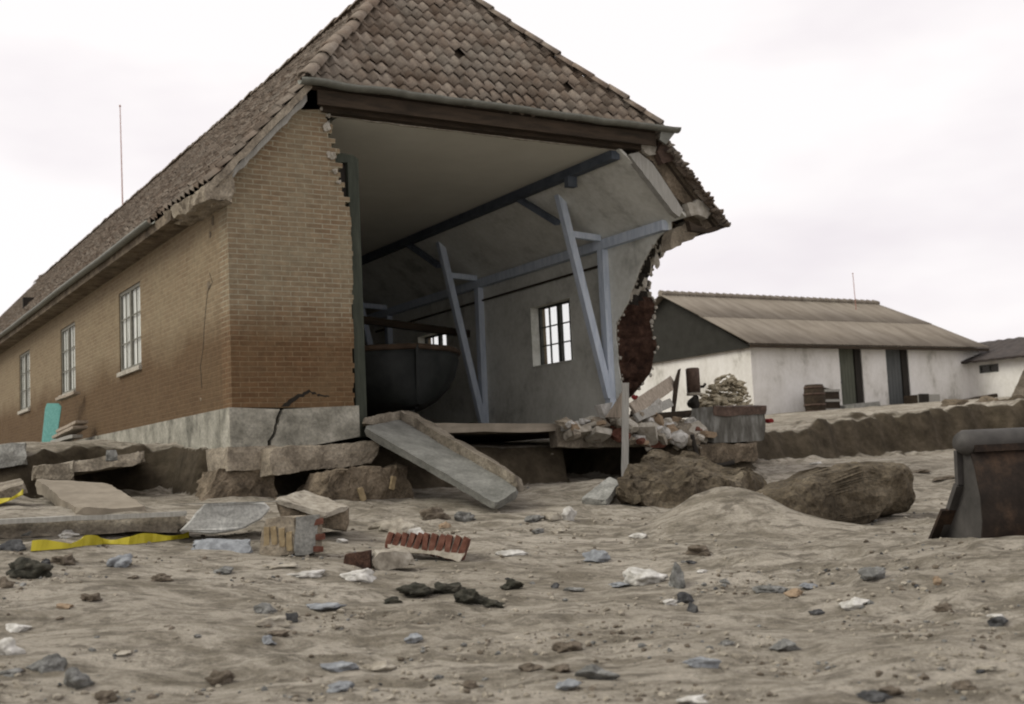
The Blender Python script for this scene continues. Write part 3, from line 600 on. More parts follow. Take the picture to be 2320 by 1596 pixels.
# boarding under the tiles
th_ = .06
mb = MB(); z1 = 7.44
mb.prism([[Vector((-.25, GB + .06, EZ + .02)), Vector((HA0, GB + .06, HZ - .06)), Vector((4, AP.y + .02, z1)), Vector((4, HL, z1)), Vector((-.25, HL + 1, EZ + .02))]], (0, 0, -th_)).build('roof_boarding', 'brown_wood', house)
MB().prism([[Vector((HW + .25, .0, EZ + .02)), Vector((HA1, .0, HZ - .06)), Vector((4.004, AP.y + .02, z1)), Vector((4.004, HL, z1)), Vector((HW + .25, HL + 1, EZ + .02))]], (0, 0, -th_)).build('roof_boarding', 'brown_wood', house)
MB().prism([[Vector((HA0 + .02, GB + .03, HZ - .02)), Vector((HA1 - .02, GB + .03, HZ - .02)), Vector((4, AP.y, z1 - .01))]], (0, .07, -.03)).build('roof_boarding', 'brown_wood', house)
def caps(name, p, q, r=.11, step=.34):
    p, q = Vector(p), Vector(q); d = q - p; n = int(d.length / step); d = d / n; mb = MB(); rr = random.Random(n)
    for i in range(n):
        a = p + d * i; b_ = a + d * 1.12; t = d.normalized(); sd = t.cross(ZA).normalized(); u = sd.cross(t); vs = []; j = Vector((rr.gauss(0, .008), rr.gauss(0, .008), rr.gauss(0, .01)))
        for pt, R in ((a, r * 1.12), (b_, r * .94)):
            for k in range(9):
                an = math.pi * (k / 8) ; vs.append(pt + j + sd * math.cos(an) * R + u * (math.sin(an) * R * .8 - .03))
            for k in range(9):
                an = math.pi * (k / 8) ; vs.append(pt + j + sd * math.cos(an) * R * .85 + u * (math.sin(an) * R * .65 - .03))
        fs = [(k, k + 1, 18 + k + 1, 18 + k) for k in range(8)] + [(9 + k + 1, 9 + k, 27 + k, 27 + k + 1) for k in range(8)] + [(k + 1, k, 9 + k, 9 + k + 1) for k in range(8)] + [(18 + k, 18 + k + 1, 27 + k + 1, 27 + k) for k in range(8)]
        mb.add(vs, fs)
    me = mb.build(name, 'tile', house, True).data
    at = me.attributes.new('tile', 'FLOAT', 'FACE'); at.data.foreach_set('value', [.5 + .45 * noise.noise(Vector((i // 32 * 1.7, 0, 0))) for i in range(len(me.polygons))])
caps('hip_tiles', (HA0 - .03, GB - .02, HZ + .09), AP + Vector((0, 0, .09)))
caps('hip_tiles', (HA1 + .03, GB - .02, HZ + .09), AP + Vector((0, 0, .09)))
caps('ridge_tiles', AP + Vector((0, 0, .08)), (4, HL, 7.57), .12)
# gutters
def gutter(name, p, q, r=.075, n=40, wav=.012, sq=.9):
    p, q = Vector(p), Vector(q); d = (q - p).normalized(); sd = d.cross(ZA).normalized(); vs, fs = [], []; m = 9
    for i in range(n + 1):
        c = p.lerp(q, i / n) + ZA * (wav * noise.noise(Vector((i * .31, p.x, 0))))
        for k in range(m):
            an = math.pi * k / (m - 1); vs.append(c - sd * math.cos(an) * r - ZA * math.sin(an) * r * sq)
        for k in range(m - 1, -1, -1):
            an = math.pi * k / (m - 1); vs.append(c - sd * math.cos(an) * (r - .01) - ZA * (math.sin(an) * (r - .01) * sq))
    M2 = 2 * m
    fs = [(i * M2 + k, i * M2 + (k + 1) % M2, (i + 1) * M2 + (k + 1) % M2, (i + 1) * M2 + k) for i in range(n) for k in range(M2)] + [tuple(range(M2)), tuple(range(n * M2, (n + 1) * M2))]
    return mesh(name, vs, fs, 'zinc', house, True)
gutter('gutter', (HA0 - .12, GB - .09, HZ + .02), (HA1 + .30, GB - .09, HZ + .02), .085, wav=.03)
g1 = front(1505, 296, GB - .09); g2 = front(1532, 301, GB - .09)
MB().prism([[g1 + Vector((-.05, 0, .05)), g2 + Vector((0, 0, .02)), g1 + Vector((.02, 0, -.22)), g1 + Vector((-.1, 0, -.16))]], (0, .03, 0)).build('bent_flashing', 'zinc', house)
gutter('gutter', (-.40, 2.2, EZ + .0), (-.40, HL + 1, EZ + .0), .068, n=60)
MB().box(-.34, -.001, 1.4, HL + .5, EZ - .16, EZ - .02).build('eaves_soffit', 'fieldstone', house)
# fascia and wall-plate beams over the open front
fb = MB(); fb.box(1.2, 6.9, GB + .02, GB + .05, 4.03, 4.23); fb.box(1.35, 6.75, -.06, .10, 4.0, 4.26); fb.build('fascia_board', 'brown_wood', house)
MB().box(1.3, 6.7, GB + .051, -.061, 4.06, 4.085).build('eaves_soffit', 'brown_wood', house)
rough_hexa('ceiling_edge', [(1.42, .09, 3.985), (6.35, .09, 3.985), (6.35, .12, 3.985), (1.42, .12, 3.985), (1.42, .09, 4.03), (6.35, .09, 4.03), (6.35, .12, 4.03), (1.42, .12, 4.03)], 'rock_pale', house, .06, .012, 3)
# left verge: mortar bed under the tiles, crumbled at the lower end
mb = MB()
def verge_strip(a0, a1, dz, th2, b0, b1, n=18, seed=0):
    vs = []
    for i in range(n + 1):
        a = a0 + (a1 - a0) * i / n; z = roofz(a) + dz; w1 = .02 * noise.noise(Vector((i * .7, seed, 0))); w2 = .03 * noise.noise(Vector((i * .9, seed + 4, 0)))
        vs += [(a, b0 + w1, z + w1), (a, b1, z), (a, b0 + w2, z - th2 + w2), (a, b1, z - th2)]
    fs = []
    for i in range(n):
        k = i * 4; fs += [(k, k + 4, k + 5, k + 1), (k + 2, k + 3, k + 7, k + 6), (k, k + 2, k + 6, k + 4), (k + 1, k + 5, k + 7, k + 3)]
    fs += [(0, 1, 3, 2), (n * 4, n * 4 + 2, n * 4 + 3, n * 4 + 1)]
    return vs, fs
mb.add(*verge_strip(-.30, 1.12, -.03, .13, GB + .01, .05, seed=1)); mb.build('verge_mortar', 'footing', house)
MB().add(*verge_strip(-.26, 1.08, -.175, .10, GB + .10, .05, seed=3)).build('verge_board', 'grey_wood', house)
MB().add(*verge_strip(-.2, 1.05, -.28, .12, -.03, .04, seed=6)).build('verge_brickwork', 'brick_front', house)
rough_hexa('eaves_corner', [(-.36, GB + .02, 2.62), (.02, GB + .1, 2.62), (.02, 1.6, 2.66), (-.30, 1.6, 2.70), (-.36, GB + .02, 2.80), (.02, GB + .05, 3.0), (.02, 1.6, 3.0), (-.36, 1.6, 2.82)], 'footing', house, .06, .045, 4, scale=5)
# right verge: torn edge of the roof, lath, broken tiles, mortar
Xr = lambda a: HW - a
mb = MB()
for i in range(26):
    a = -.28 + 1.32 * i / 25; q = Vector((Xr(a), GB + R_.uniform(-.02, .12), roofz(a) - .02)); k = R_.uniform(.05, .1); vs, fs = rock_shape(k, k * 1.2, k * .6, i * 2.1, 2, .5)
    mb.add([v + q for v in vs], fs)
mb.build('broken_verge_tiles', 'tile', house)
me = house.children[-1].data; at = me.attributes.new('tile', 'FLOAT', 'FACE'); at.data.foreach_set('value', [.15 + .3 * ((i // 80) * 37 % 11) / 11 for i in range(len(me.polygons))])
def vpoly(pts, b, th2, name, mat, seed=0, amp=.03):
    l = []
    P = [front(px, py, b) for px, py in pts]
    for i, p in enumerate(P):
        q = P[(i + 1) % len(P)]; n = max(1, int((q - p).length / .07))
        for k in range(n): t = p.lerp(q, k / n); l.append(t + Vector((amp * noise.noise(t * 9 + Vector((seed, 0, 0))), 0, amp * noise.noise(t * 9 + Vector((0, seed, 0))))))
    return MB().prism([l], (0, th2, 0)).build(name, mat, house)
vpoly([(1440, 322), (1498, 318), (1515, 345), (1575, 425), (1640, 500), (1600, 522), (1560, 470), (1535, 452), (1480, 370), (1448, 345)], .02, .25, 'gable_remnant', 'fieldstone', 3, .05)
vpoly([(1425, 350), (1447, 345), (1480, 372), (1548, 476), (1540, 492), (1526, 482)], -.03, .12, 'rafter_end', 'grey_wood', 5, .01)
vpoly([(1440, 330), (1482, 326), (1500, 345), (1470, 352)], -.06, .1, 'gable_remnant', 'mortar', 6, .05)
vpoly([(1555, 462), (1590, 455), (1618, 478), (1600, 492), (1562, 486)], -.08, .14, 'gable_remnant', 'mortar', 8, .05)
vpoly([(1498, 318), (1512, 322), (1530, 352), (1527, 362), (1502, 372), (1490, 345)], -.12, .12, 'hanging_tile', 'rust', 9, .03)
vpoly([(1525, 520), (1560, 500), (1600, 512), (1585, 530), (1548, 552), (1520, 565), (1518, 540)], .3, .25, 'gable_remnant', 'footing', 11, .05)
vpoly([(1560, 500), (1600, 520), (1655, 505), (1656, 511), (1612, 528), (1566, 522)], -.15, .1, 'eaves_corner', 'brown_wood', 12, .02)
# small ventilator on the far end of the ridge
mb = MB().tube([(4.2, HL - .3, 7.3), (4.2, HL - .3, 7.75)], .05, 8).add(*rock_shape(.16, .16, .1, 3, 2, .1))
for i in range(len(mb.v) - 162, len(mb.v)):
    if i >= 18: mb.v[i] = mb.v[i] + Vector((4.2, HL - .3, 7.8)) if mb.v[i].length < 2 else mb.v[i]
mb.build('roof_ventilator', 'rust', house)

# ================================================================== radio masts
def mast(px, py0, py1, d, r, label):
    a, b = dep(px + 7, py1, d), dep(px, py0, d); o = thing('antenna_mast', label, 'antenna', a)
    MB().tube([(0, 0, -1.5), b - a], [r * 1.3, r * .7], 6).build('pole', 'antenna', o)
    vs, fs = rock_shape(r * 2.2, r * 2.2, r * 2.2, 5, 2, .1); mesh('finial', [v + (b - a) for v in vs], fs, 'antenna', o)
mast(272, 240, 472, 40, .022, 'tall thin reddish antenna mast rising behind the tiled house roof')
mast(1932, 620, 682, 46, .016, 'short thin antenna mast rising behind the white barn roof')

# ================================================================== boat inside the house
bo = front(905, 770, 4.7); boat = thing('wooden_boat', 'dark wooden boat with brown gunwale stored inside the broken house', 'boat', world(bo.x + .34, 4.7, -.06), TH - .06)
_p, _q = front(600, 696, 7.3), front(1062, 757, 7.3)
MB().beam((_p.x, 7.3, _p.z), (_q.x, 7.3, _q.z), .12, .15).build('tie_beam', 'brown_wood', house)
def hull():
    n, m = 22, 12; Lb = 7.4; vs = []
    for i in range(n + 1):
        t = i / n; y = Lb * t; beam = 1.74 * max(0, 1 - abs(1 - min(1, t / .42)) ** 2.3) ** .55 if t < .42 else 1.74 * max(0, 1 - ((t - .42) / .6) ** 2.6) ** .6
        sheer = 1.40 + .02 * (1 - t / .45) ** 2 if t < .45 else 1.40 + .14 * ((t - .45) / .55) ** 2; kz = .22 + .7 * max(0, .2 - t) ** 1.1
        for k in range(-m, m + 1):
            s = abs(k) / m; an = s * math.pi / 2; x = beam * math.sin(an) ** .9 * (1 if k > 0 else -1); st = .018 * (k % 2) * min(1, beam); z = kz + (sheer - kz) * (1 - math.cos(an) ** 1.0) ** .95
            vs.append(Vector((x + (st if k > 0 else -st if k < 0 else 0), y, z)))
    w_ = 2 * m + 1; fs = [(i * w_ + k, i * w_ + k + 1, (i + 1) * w_ + k + 1, (i + 1) * w_ + k) for i in range(n) for k in range(2 * m)]
    return vs, fs, w_, n
hvs, hfs, hw_, hn = hull()
ho = mesh('hull', hvs, hfs, 'hull', boat, True); md = ho.modifiers.new('thick', 'SOLIDIFY'); md.thickness = .04
for k in (0, hw_ - 1): MB().tube([hvs[i * hw_ + k] + Vector((0, 0, .02)) for i in range(hn + 1)], .055, 8).build('gunwale', 'gunwale', boat)
MB().prism([[Vector((-.03, -.04, 1.46)), Vector((-.03, .06, 1.46)), Vector((-.03, .10, .3)), Vector((-.03, .02, .45))]], (.06, 0, 0)).build('stem', 'hull', boat)
MB().box(-1.55, 1.55, 2.2, 2.5, 1.15, 1.2).build('thwart', 'gunwale', boat)
MB().box(-.05, .05, .3, 7.0, .10, .28).build('keel', 'hull', boat)
for y in (2, 5): MB().box(-.9, .9, y - .08, y + .08, 0, .12).build('cradle', 'tar', boat)

# ================================================================== white barn
K0 = dep(1710, 940, 39.0)
barn = thing('white_barn', 'long low whitewashed barn with grey corrugated roof and two doors', 'barn', K0, TH)
BL, BWd, BE, BRZ = 11.35, 8.0, 2.30, 4.52
d1, d2 = (4.0, 5.1), (6.3, 7.45)
lp = [Vector((0, 0, -.6)), Vector((BL, 0, -.6)), Vector((BL, 0, BE)), Vector((0, 0, BE))]
MB().prism([lp] + [[Vector((a, 0, .12)), Vector((b, 0, .12)), Vector((b, 0, BE - .06)), Vector((a, 0, BE - .06))] for a, b in (d1, d2)], (0, .3, 0)).build('front_wall', 'whitewash', barn)
MB().box(0, .3, .302, BWd, -.6, BE).build('end_wall', 'whitewash', barn)
MB().box(BL - .3, BL, .302, BWd, -.6, BE).build('end_wall', 'whitewash', barn)
for a, a2 in ((-.12, -.12), (BL - .1, BL - .95)): MB().prism([[Vector((a, -.15, BE - .12)), Vector((a, BWd + .15, BE - .12)), Vector((a2, BWd / 2, BRZ - .04))]], (.1, 0, 0)).build('gable_boarding', 'black_board', barn)
def corr(y0, z0, y1, z1, ae0, ae1, ar0, ar1):
    """corrugated sheets, two courses with a lap"""
    vs, fs = [], []; n = 400
    for r, (t0, t1, l0, l1) in enumerate(((0, .54, .05, .05), (.5, 1, .0, .02))):
        k = len(vs)
        for i in range(n + 1):
            s = i / n
            for t, l in ((t0, 0 if r == 0 else .035), (t1, 0.0)):
                a = (ae0 + (ar0 - ae0) * t) * (1 - s) + (ae1 + (ar1 - ae1) * t) * s; wv = .015 * math.sin(a * 2 * math.pi / .177)
                vs.append((a, y0 + (y1 - y0) * t, z0 + (z1 - z0) * t + wv + l + (.05 if i % 60 == 0 and False else 0)))
        fs += [(k + 2 * i, k + 2 * i + 2, k + 2 * i + 3, k + 2 * i + 1) for i in range(n)]
    return vs, fs
v_, f_ = corr(-.42, BE - .03, BWd / 2, BRZ, -.38, BL + .10, -.42, BL - .75); o = mesh('roof', v_, f_, 'corrugated', barn, True); o.modifiers.new('t', 'SOLIDIFY').thickness = .02
v_, f_ = corr(BWd + .42, BE - .03, BWd / 2, BRZ, -.38, BL + .10, -.42, BL - .75); o2 = mesh('roof', v_, f_, 'corrugated', barn, True); o2.modifiers.new('t', 'SOLIDIFY').thickness = .02
mb = MB()
for i in range(34): a = -.4 + i * .325; mb.tube([(a, BWd / 2, BRZ + .03), (a + .33, BWd / 2, BRZ + .02)], [.12, .085], 8)
mb.build('ridge_cap', 'corrugated', o)
MB().box(-.35, BL + .05, -.40, -.36, BE - .16, BE - .06).build('eaves_board', 'brown_wood', barn)
for (a, b), mt, lab in ((d1, 'door_green', 'faded green door'), (d2, 'door_blue', 'faded blue grey door')):
    d = MB()
    x = a + .04; wv = (b - a - .34)
    for i in range(5): d.box(x + wv * i / 5, x + wv * (i + 1) / 5 - .012, .10, .14, .13, BE - .07)
    d.box(x, x + wv, .14, .16, .4, .52).box(x, x + wv, .14, .16, 1.7, 1.82)
    do = d.build('door', mt, barn); do['label'] = lab
    MB().box(x + .06, x + .10, .07, .099, 1.0, 1.14).build('handle', 'frame', do)
    MB().box(b - .30, b - .002, .04, .28, .13, BE - .062).build('door_post', 'tar', barn)
MB().box(BL - .1, BL + .02, .3, .36, BE, BE + .35).build('vent_pipe', 'brown_wood', barn)

# far right house behind the barn
r2 = dep(2232, 905, 44); far = thing('pale_house', 'pale house with dark tiled roof partly hidden behind the barn', 'house', r2, TH + .06)
MB().prism([[Vector((0, -9, -1)), Vector((0, 8, -1)), Vector((0, 8, 1.5)), Vector((0, -9, 1.5))], [Vector((0, .15, .95)), Vector((0, -.65, .95)), Vector((0, -.65, 1.25)), Vector((0, .15, 1.25))]], (.3, 0, 0)).build('wall', 'whitewash', far)
vs, fs = [], []
for i in range(81):
    y = -9.2 + i * .215
    for j in range(9): s = j / 8; vs.append((-.35 + 3.2 * s, y, 1.42 + .95 * s + .04 * math.sin(i * math.pi) + .02 * math.sin(i * 2.9) + .015 * (j % 2)))
fs = [(i * 9 + j, i * 9 + j + 1, (i + 1) * 9 + j + 1, (i + 1) * 9 + j) for i in range(80) for j in range(8)]
o = mesh('roof', vs, fs, 'dark_roof', far); o.modifiers.new('t', 'SOLIDIFY').thickness = .08
wf = MB().box(.03, .07, -.65, -.60, .95, 1.25).box(.03, .07, .10, .15, .95, 1.25).box(.03, .07, -.6, .1, .95, .99).box(.03, .07, -.6, .1, 1.21, 1.25).box(.03, .07, -.27, -.23, .99, 1.21).build('window', 'frame', far)
mesh('pane', [(.08, -.6, .99), (.08, .1, .99), (.08, .1, 1.21), (.08, -.6, 1.21)], [(0, 1, 2, 3)], 'glass', wf)
MB().box(.12, .2, -.9, .4, .8, 1.4).build('dark_room_panel', 'tar', far)  # tar-dark panel behind the pane; its colour stands for the unlit room


# ================================================================== pieces broken from the house
def D(px, py, d): return dep(px, py, d)
def fblock(name, label, cat, quad, d, thick, mat, back=None, res=.06, amp=.02, seed=1, group=None, chip=.15, plane=None, smooth=False):
    """quad: lower-left, lower-right, upper-right, upper-left pixels of the face turned to the camera; d: its depth(s); thick: metres it runs back"""
    ds = d if isinstance(d, (tuple, list)) else (d,) * 4
    q = [frontw(px, py, plane) for px, py in quad] if plane is not None else [dep(px, py, dd) for (px, py), dd in zip(quad, ds)]
    back = Vector(back) if back is not None else Vector((q[0].x, q[0].y, 0)).normalized()
    b = back * thick; p8 = [q[0], q[1], q[1] + b, q[0] + b, q[3], q[2], q[2] + b, q[3] + b]
    o = rough_hexa(name, p8, mat, None, res, amp, seed, smooth, chip=chip)
    return tag(o, label, cat, group)
def poly_slab(name, label, cat, pts, d, thick, mat, plane=None, amp=.015, step=.08, group=None, back=None, seed=0):
    """an outline seen face-on, with real thickness away from the camera"""
    P = [frontw(px, py, plane) for px, py in pts] if plane is not None else [dep(px, py, d if not isinstance(d, (list, tuple)) else d[i]) for i, (px, py) in enumerate(pts)]
    l = []
    for i, p in enumerate(P):
        q = P[(i + 1) % len(P)]; n = max(1, int((q - p).length / step))
        for k in range(n): t = p.lerp(q, k / n); l.append(t + noise.noise_vector(t * 6 + Vector((seed, 0, 0))) * amp)
    c = sum(l, Vector()) / len(l); bk = (Vector(back) if back is not None else Vector((c.x, c.y, 0)).normalized()) * thick
    mb = MB().prism([[p - c for p in l]], bk); o = mb.build(name, mat); o.location = c
    bm = bmesh.new(); bm.from_mesh(o.data); bmesh.ops.bevel(bm, geom=[e for e in bm.edges if e.is_manifold and len(e.link_faces) == 2 and e.calc_face_angle(0) > .9], offset=min(.015, thick * .2), segments=1, affect='EDGES'); bm.to_mesh(o.data); bm.free()
    return tag(o, label, cat, group)
def bricks_on(parent, origin, ax, ay, an, spots, mat, name='brick', w=.23, h=.06, t=.05):
    """single bricks let into a lump: spots are (u, v, turn) on the face spanned by ax, ay"""
    for i, (u, v, rot) in enumerate(spots):
        c, s_ = math.cos(rot), math.sin(rot); x = ax * c + ay * s_; y = ay * c - ax * s_; o = origin + ax * u + ay * v; hw, hh = x * w / 2, y * h / 2; e = .008
        p8 = [o - hw - hh - an * t, o + hw - hh - an * t, o + hw - hh + an * e, o - hw - hh + an * e, o - hw + hh - an * t, o + hw + hh - an * t, o + hw + hh + an * e, o - hw + hh + an * e]
        b = rough_hexa(name, p8, mat, None, .03, .012, i + u * 9, chip=.1, origin=(0, 0, 0)); b.parent = parent; b.matrix_parent_inverse = Matrix.Identity(4)
        b.data.transform(Matrix.Translation(-parent.location))
# footing block to the right of the crack, and the stone lump under it
fblock('footing_block', 'tilted slab of broken footing lying under the cracked brick pier', 'concrete block', [(607, 1076), (852, 1050), (866, 998), (607, 1016)], 0, .85, 'footing', back=V, plane=-.42, seed=4, amp=.035, chip=.1)
lump = fblock('masonry_lump', 'big earthy lump of fieldstone and yellow bricks below the tilted footing', 'masonry', [(716, 1172), (936, 1182), (940, 1055), (735, 1072)], 0, .9, 'fieldstone', back=V, plane=-.85, seed=8, amp=.07, chip=.35)
lo_ = lump.location; o_ = frontw(822, 1120, -.94)
bricks_on(lump, o_, U, ZA, -V, [(0, 0, 1.9), (.05, -.30, .2), (.43, .12, 1.3), (.52, -.25, 1.5), (-.1, -.17, .9)], 'brick_yellow', w=.17)
# leaning concrete ramp slab
p8 = [frontw(828, 988, -.35), frontw(1122, 1156, -2.75), frontw(1178, 1126, -2.55), frontw(905, 985, .35), frontw(822, 966, -.40), frontw(1124, 1140, -2.8), frontw(1176, 1108, -2.6), frontw(908, 952, .30)]
ramp_o = thing('concrete_ramp', 'long concrete slab fallen from the floor edge, leaning on the sand', 'concrete slab', p8[4])
o = rough_hexa('slab', p8, 'ramp', None, .08, .012, 3, chip=.05, origin=(0, 0, 0)); o.parent = ramp_o; o.data.transform(Matrix.Translation(-p8[4]))
p8b = [frontw(908, 962, .31), frontw(1176, 1116, -2.57), frontw(1186, 1104, -2.2), frontw(940, 962, .75), frontw(905, 930, .31), frontw(1170, 1080, -2.57), frontw(1184, 1085, -2.2), frontw(940, 934, .75)]
o = rough_hexa('upstand', p8b, 'concrete_dark', None, .08, .03, 6, chip=.05, origin=(0, 0, 0)); o.parent = ramp_o; o.data.transform(Matrix.Translation(-p8[4])); o['label'] = 'sand covered upper part'
p8c = [frontw(818, 962, -.36), frontw(908, 962, .31), frontw(935, 965, .7), frontw(822, 965, .5), frontw(822, 948, -.34), frontw(905, 930, .31), frontw(935, 936, .7), frontw(840, 945, .5)]
o = rough_hexa('broken_end', p8c, 'concrete_dark', None, .08, .03, 9, chip=.1, origin=(0, 0, 0)); o.parent = ramp_o; o.data.transform(Matrix.Translation(-p8[4]))

# left: slabs of the undermined yard
fblock('paving_slab', 'thick grey slab lying highest at the left edge by the house wall', 'concrete slab', [(-60, 1066), (64, 1056), (60, 1004), (-60, 1013)], 15.6, .55, 'concrete', seed=11, amp=.03)
fblock('paving_slab', 'broken dark slab piece on the eroded edge under the turquoise board', 'concrete slab', [(76, 1086), (168, 1092), (166, 1048), (74, 1056)], (15.0, 14.9, 14.9, 15.0), .6, 'concrete_dark', seed=12, amp=.04, chip=.25)
fblock('paving_slab', 'overhanging dark slab jutting out above the black hollow beside the foundation', 'concrete slab', [(160, 1075), (332, 1048), (330, 1022), (164, 1046)], (14.9, 15.3, 15.4, 15.0), 1.9, 'concrete_dark', seed=13, amp=.03, chip=.2)
fblock('concrete_chip', 'small grey concrete chip standing on the overhanging dark slab', 'concrete piece', [(238, 1046), (266, 1044), (262, 1020), (240, 1022)], 14.85, .2, 'rock_grey', seed=14, amp=.02)
def tslab(name, label, cat, quad, ds, th_, mat, seed, amp=.02, group=None):
    q = [dep(px, py, d) for (px, py), d in zip(quad, ds)]; n = (q[1] - q[0]).cross(q[3] - q[0]).normalized(); n = n if n.z > 0 else -n; b = -n * th_
    return tag(rough_hexa(name, [p + b for p in q] + q, mat, None, .07, amp, seed, chip=.08), label, cat, group)
tslab('paving_slab', 'large tilted slab dusted with sand, half sunk before the black hollow', 'concrete slab', [(172, 1152), (330, 1150), (246, 1096), (80, 1084)], (12.9, 12.9, 14.6, 14.6), .15, 'floor', 15)
tslab('paving_slab', 'dark tilted slab edge at the far left below the thick grey slab', 'concrete slab', [(-30, 1124), (52, 1094), (48, 1084), (-30, 1096)], (13.4, 13.4, 14.1, 14.1), .12, 'concrete_dark', 16)
fblock('concrete_beam', 'long low concrete beam running out of the picture on the left', 'concrete beam', [(-60, 1222), (424, 1204), (424, 1166), (-60, 1188)], (11.2, 11.6, 11.7, 11.3), .35, 'concrete_dark', seed=17, amp=.02, res=.08)
poly_slab('concrete_slab', 'light grey concrete slab with a cut corner at the end of the long beam', 'concrete slab', [(404, 1204), (428, 1182), (462, 1144), (524, 1138), (600, 1140), (613, 1152), (592, 1176), (556, 1198), (480, 1212)], 11.35, .42, 'slab_light', seed=18)
fblock('concrete_slab', 'low blue grey slab lying flat in the sand left of the brick chunk', 'concrete slab', [(428, 1250), (576, 1254), (570, 1226), (436, 1224)], (10.75, 10.75, 10.9, 10.9), .3, 'rock_blue', seed=19, amp=.03, chip=.3)
# yellow plastic strip
def ribbon(name, label, pts, d, h, cat='plastic strip', th2=.012, lean=.35, mat='yellow'):
    vs, fs = [], []; P = []
    for (x0, y0), (x1, y1) in zip(pts, pts[1:]):
        for k in range(8): P.append((x0 + (x1 - x0) * k / 8, y0 + (y1 - y0) * k / 8))
    P.append(pts[-1])
    for i, (px, py) in enumerate(P):
        b = hit(px, py) if d == 0 else dep(px, py, d + .05 * math.sin(i * .6)); hh = h * (.75 + .3 * math.sin(i * .37 + 1)); t = b + Vector((.01 * math.sin(i), hh * lean, hh)); vs += [b, t]
    c = sum(vs, Vector()) / len(vs); vs = [v - c for v in vs]
    fs = [(2 * i, 2 * i + 2, 2 * i + 3, 2 * i + 1) for i in range(len(P) - 1)]
    o = mesh(name, vs, fs, mat, None, False); o.location = c; m = o.modifiers.new('t', 'SOLIDIFY'); m.thickness = th2; return tag(o, label, cat)
ribbon('plastic_strip', 'long twisted strip of bright yellow plastic lying before the concrete beam', [(70, 1250), (150, 1244), (186, 1238), (230, 1234), (290, 1235), (360, 1228), (428, 1219)], 0, .085)
ribbon('plastic_strip', 'short yellow plastic strip on the sand at the far left edge', [(-20, 1150), (20, 1136), (52, 1122)], 12.2, .06)
ribbon('plastic_strip', 'faded yellow strip end lying at the far left above the beam', [(-20, 1186), (20, 1190), (60, 1194)], 11.6, .05)
ribbon('lath', 'pale split lath lying beside the faded yellow strip end', [(28, 1192), (70, 1196)], 11.5, .03, 'board', .02, .5, 'raw_wood')
# turquoise board and planks by the wall
poly_slab('turquoise_board', 'turquoise painted board leaning against the left house wall under a window', 'board', [(94, 1004), (128, 1004), (140, 922), (134, 914), (106, 914), (102, 926)], [22.6, 22.5, 23.0, 23.1, 23.2, 23.1], .06, 'turq', amp=.002, step=1)
def plank(label, p, q, w_, t_, mat='raw_wood', name='plank', cat='plank', group=None, up=(0, 0, 1)):
    p, q = Vector(p), Vector(q); c = (p + q) / 2; d = (q - p).normalized(); sd = d.cross(Vector(up)).normalized(); u = sd.cross(d); P, Q = p - c, q - c; a, b = sd * w_ / 2, u * t_ / 2
    o = rough_hexa(name, [P - a - b, P + a - b, Q + a - b, Q - a - b, P - a + b, P + a + b, Q + a + b, Q - a + b], mat, None, .12, .008, len(label), chip=.03); o.location = c
    return tag(o, label, cat, group)
plank('loose pale sill board hanging askew below the middle window', D(133, 906, 23.1), D(174, 890, 22.6), .14, .05)
plank('topmost of the weathered planks stacked beside the turquoise board', D(140, 978, 22.4), D(186, 956, 21.8), .24, .05)
plank('middle weathered plank leaning in the pile beside the turquoise board', D(134, 992, 22.2), D(182, 968, 21.7), .30, .05)
plank('lowest weathered plank lying on the sand beside the turquoise board', D(126, 1002, 22.0), D(176, 988, 21.5), .2, .06, 'grey_wood')
plank('short pale plank on the sand at the foot of the turquoise board', D(86, 1008, 22.0), D(126, 1006, 21.9), .16, .06)
plank('long pale plank lying along the top of the low concrete beam', D(-60, 1184, 11.2), D(422, 1164, 11.55), .16, .045, 'grey_wood')
# brick chunks in front of the pier
d_ = hit(650, 1262).y
ch = fblock('brick_chunk', 'fallen chunk of masonry with upright yellow and red bricks and a grey rendered side', 'masonry', [(580, 1262), (664, 1262), (668, 1170), (598, 1174)], (d_ + .05, d_, d_, d_ + .05), .30, 'footing', back=(.75, .62, 0), seed=21, amp=.02)
A0 = dep(622, 1222, d_ + .02); ax = (dep(664, 1222, d_) - dep(590, 1222, d_ + .05)).normalized(); an = Vector((0, -1, 0))
bricks_on(ch, A0, ax, ZA, an, [(-.07, .02, 1.52), (.0, .03, 1.6), (.07, .02, 1.57), (.14, -.02, 1.6)], 'brick_yellow', w=.17, h=.052, t=.06)
B0 = dep(716, 1200, d_ + .22); bx = Vector((.75, .62, 0)); 
p8 = [dep(666, 1262, d_ - .01), dep(714, 1254, d_ + .12), dep(716, 1254, d_ + .3), dep(672, 1262, d_ + .25), dep(669, 1170, d_ - .01), dep(724, 1166, d_ + .12), dep(727, 1166, d_ + .3), dep(676, 1170, d_ + .25)]
o = rough_hexa('render_coat', p8, 'concrete', None, .05, .015, 23, chip=.15, origin=(0, 0, 0)); o.parent = ch; o.data.transform(Matrix.Translation(-ch.location))
bricks_on(ch, dep(720, 1180, d_ + .12), Vector((1, .2, 0)).normalized(), ZA, Vector((.2, -1, 0)).normalized(), [(0, -.01, .06), (.012, -.15, .05), (.0, -.25, -.03)], 'brick_red', w=.09, h=.055)
d2_ = d_ + .75
up = fblock('brick_chunk', 'pale topped masonry chunk resting behind the yellow brick chunk below the pier', 'masonry', [(640, 1188), (786, 1204), (790, 1152), (624, 1132)], (d2_ - .1, d2_ + .2, d2_ + .2, d2_), .55, 'fieldstone', seed=24, amp=.035, chip=.15)
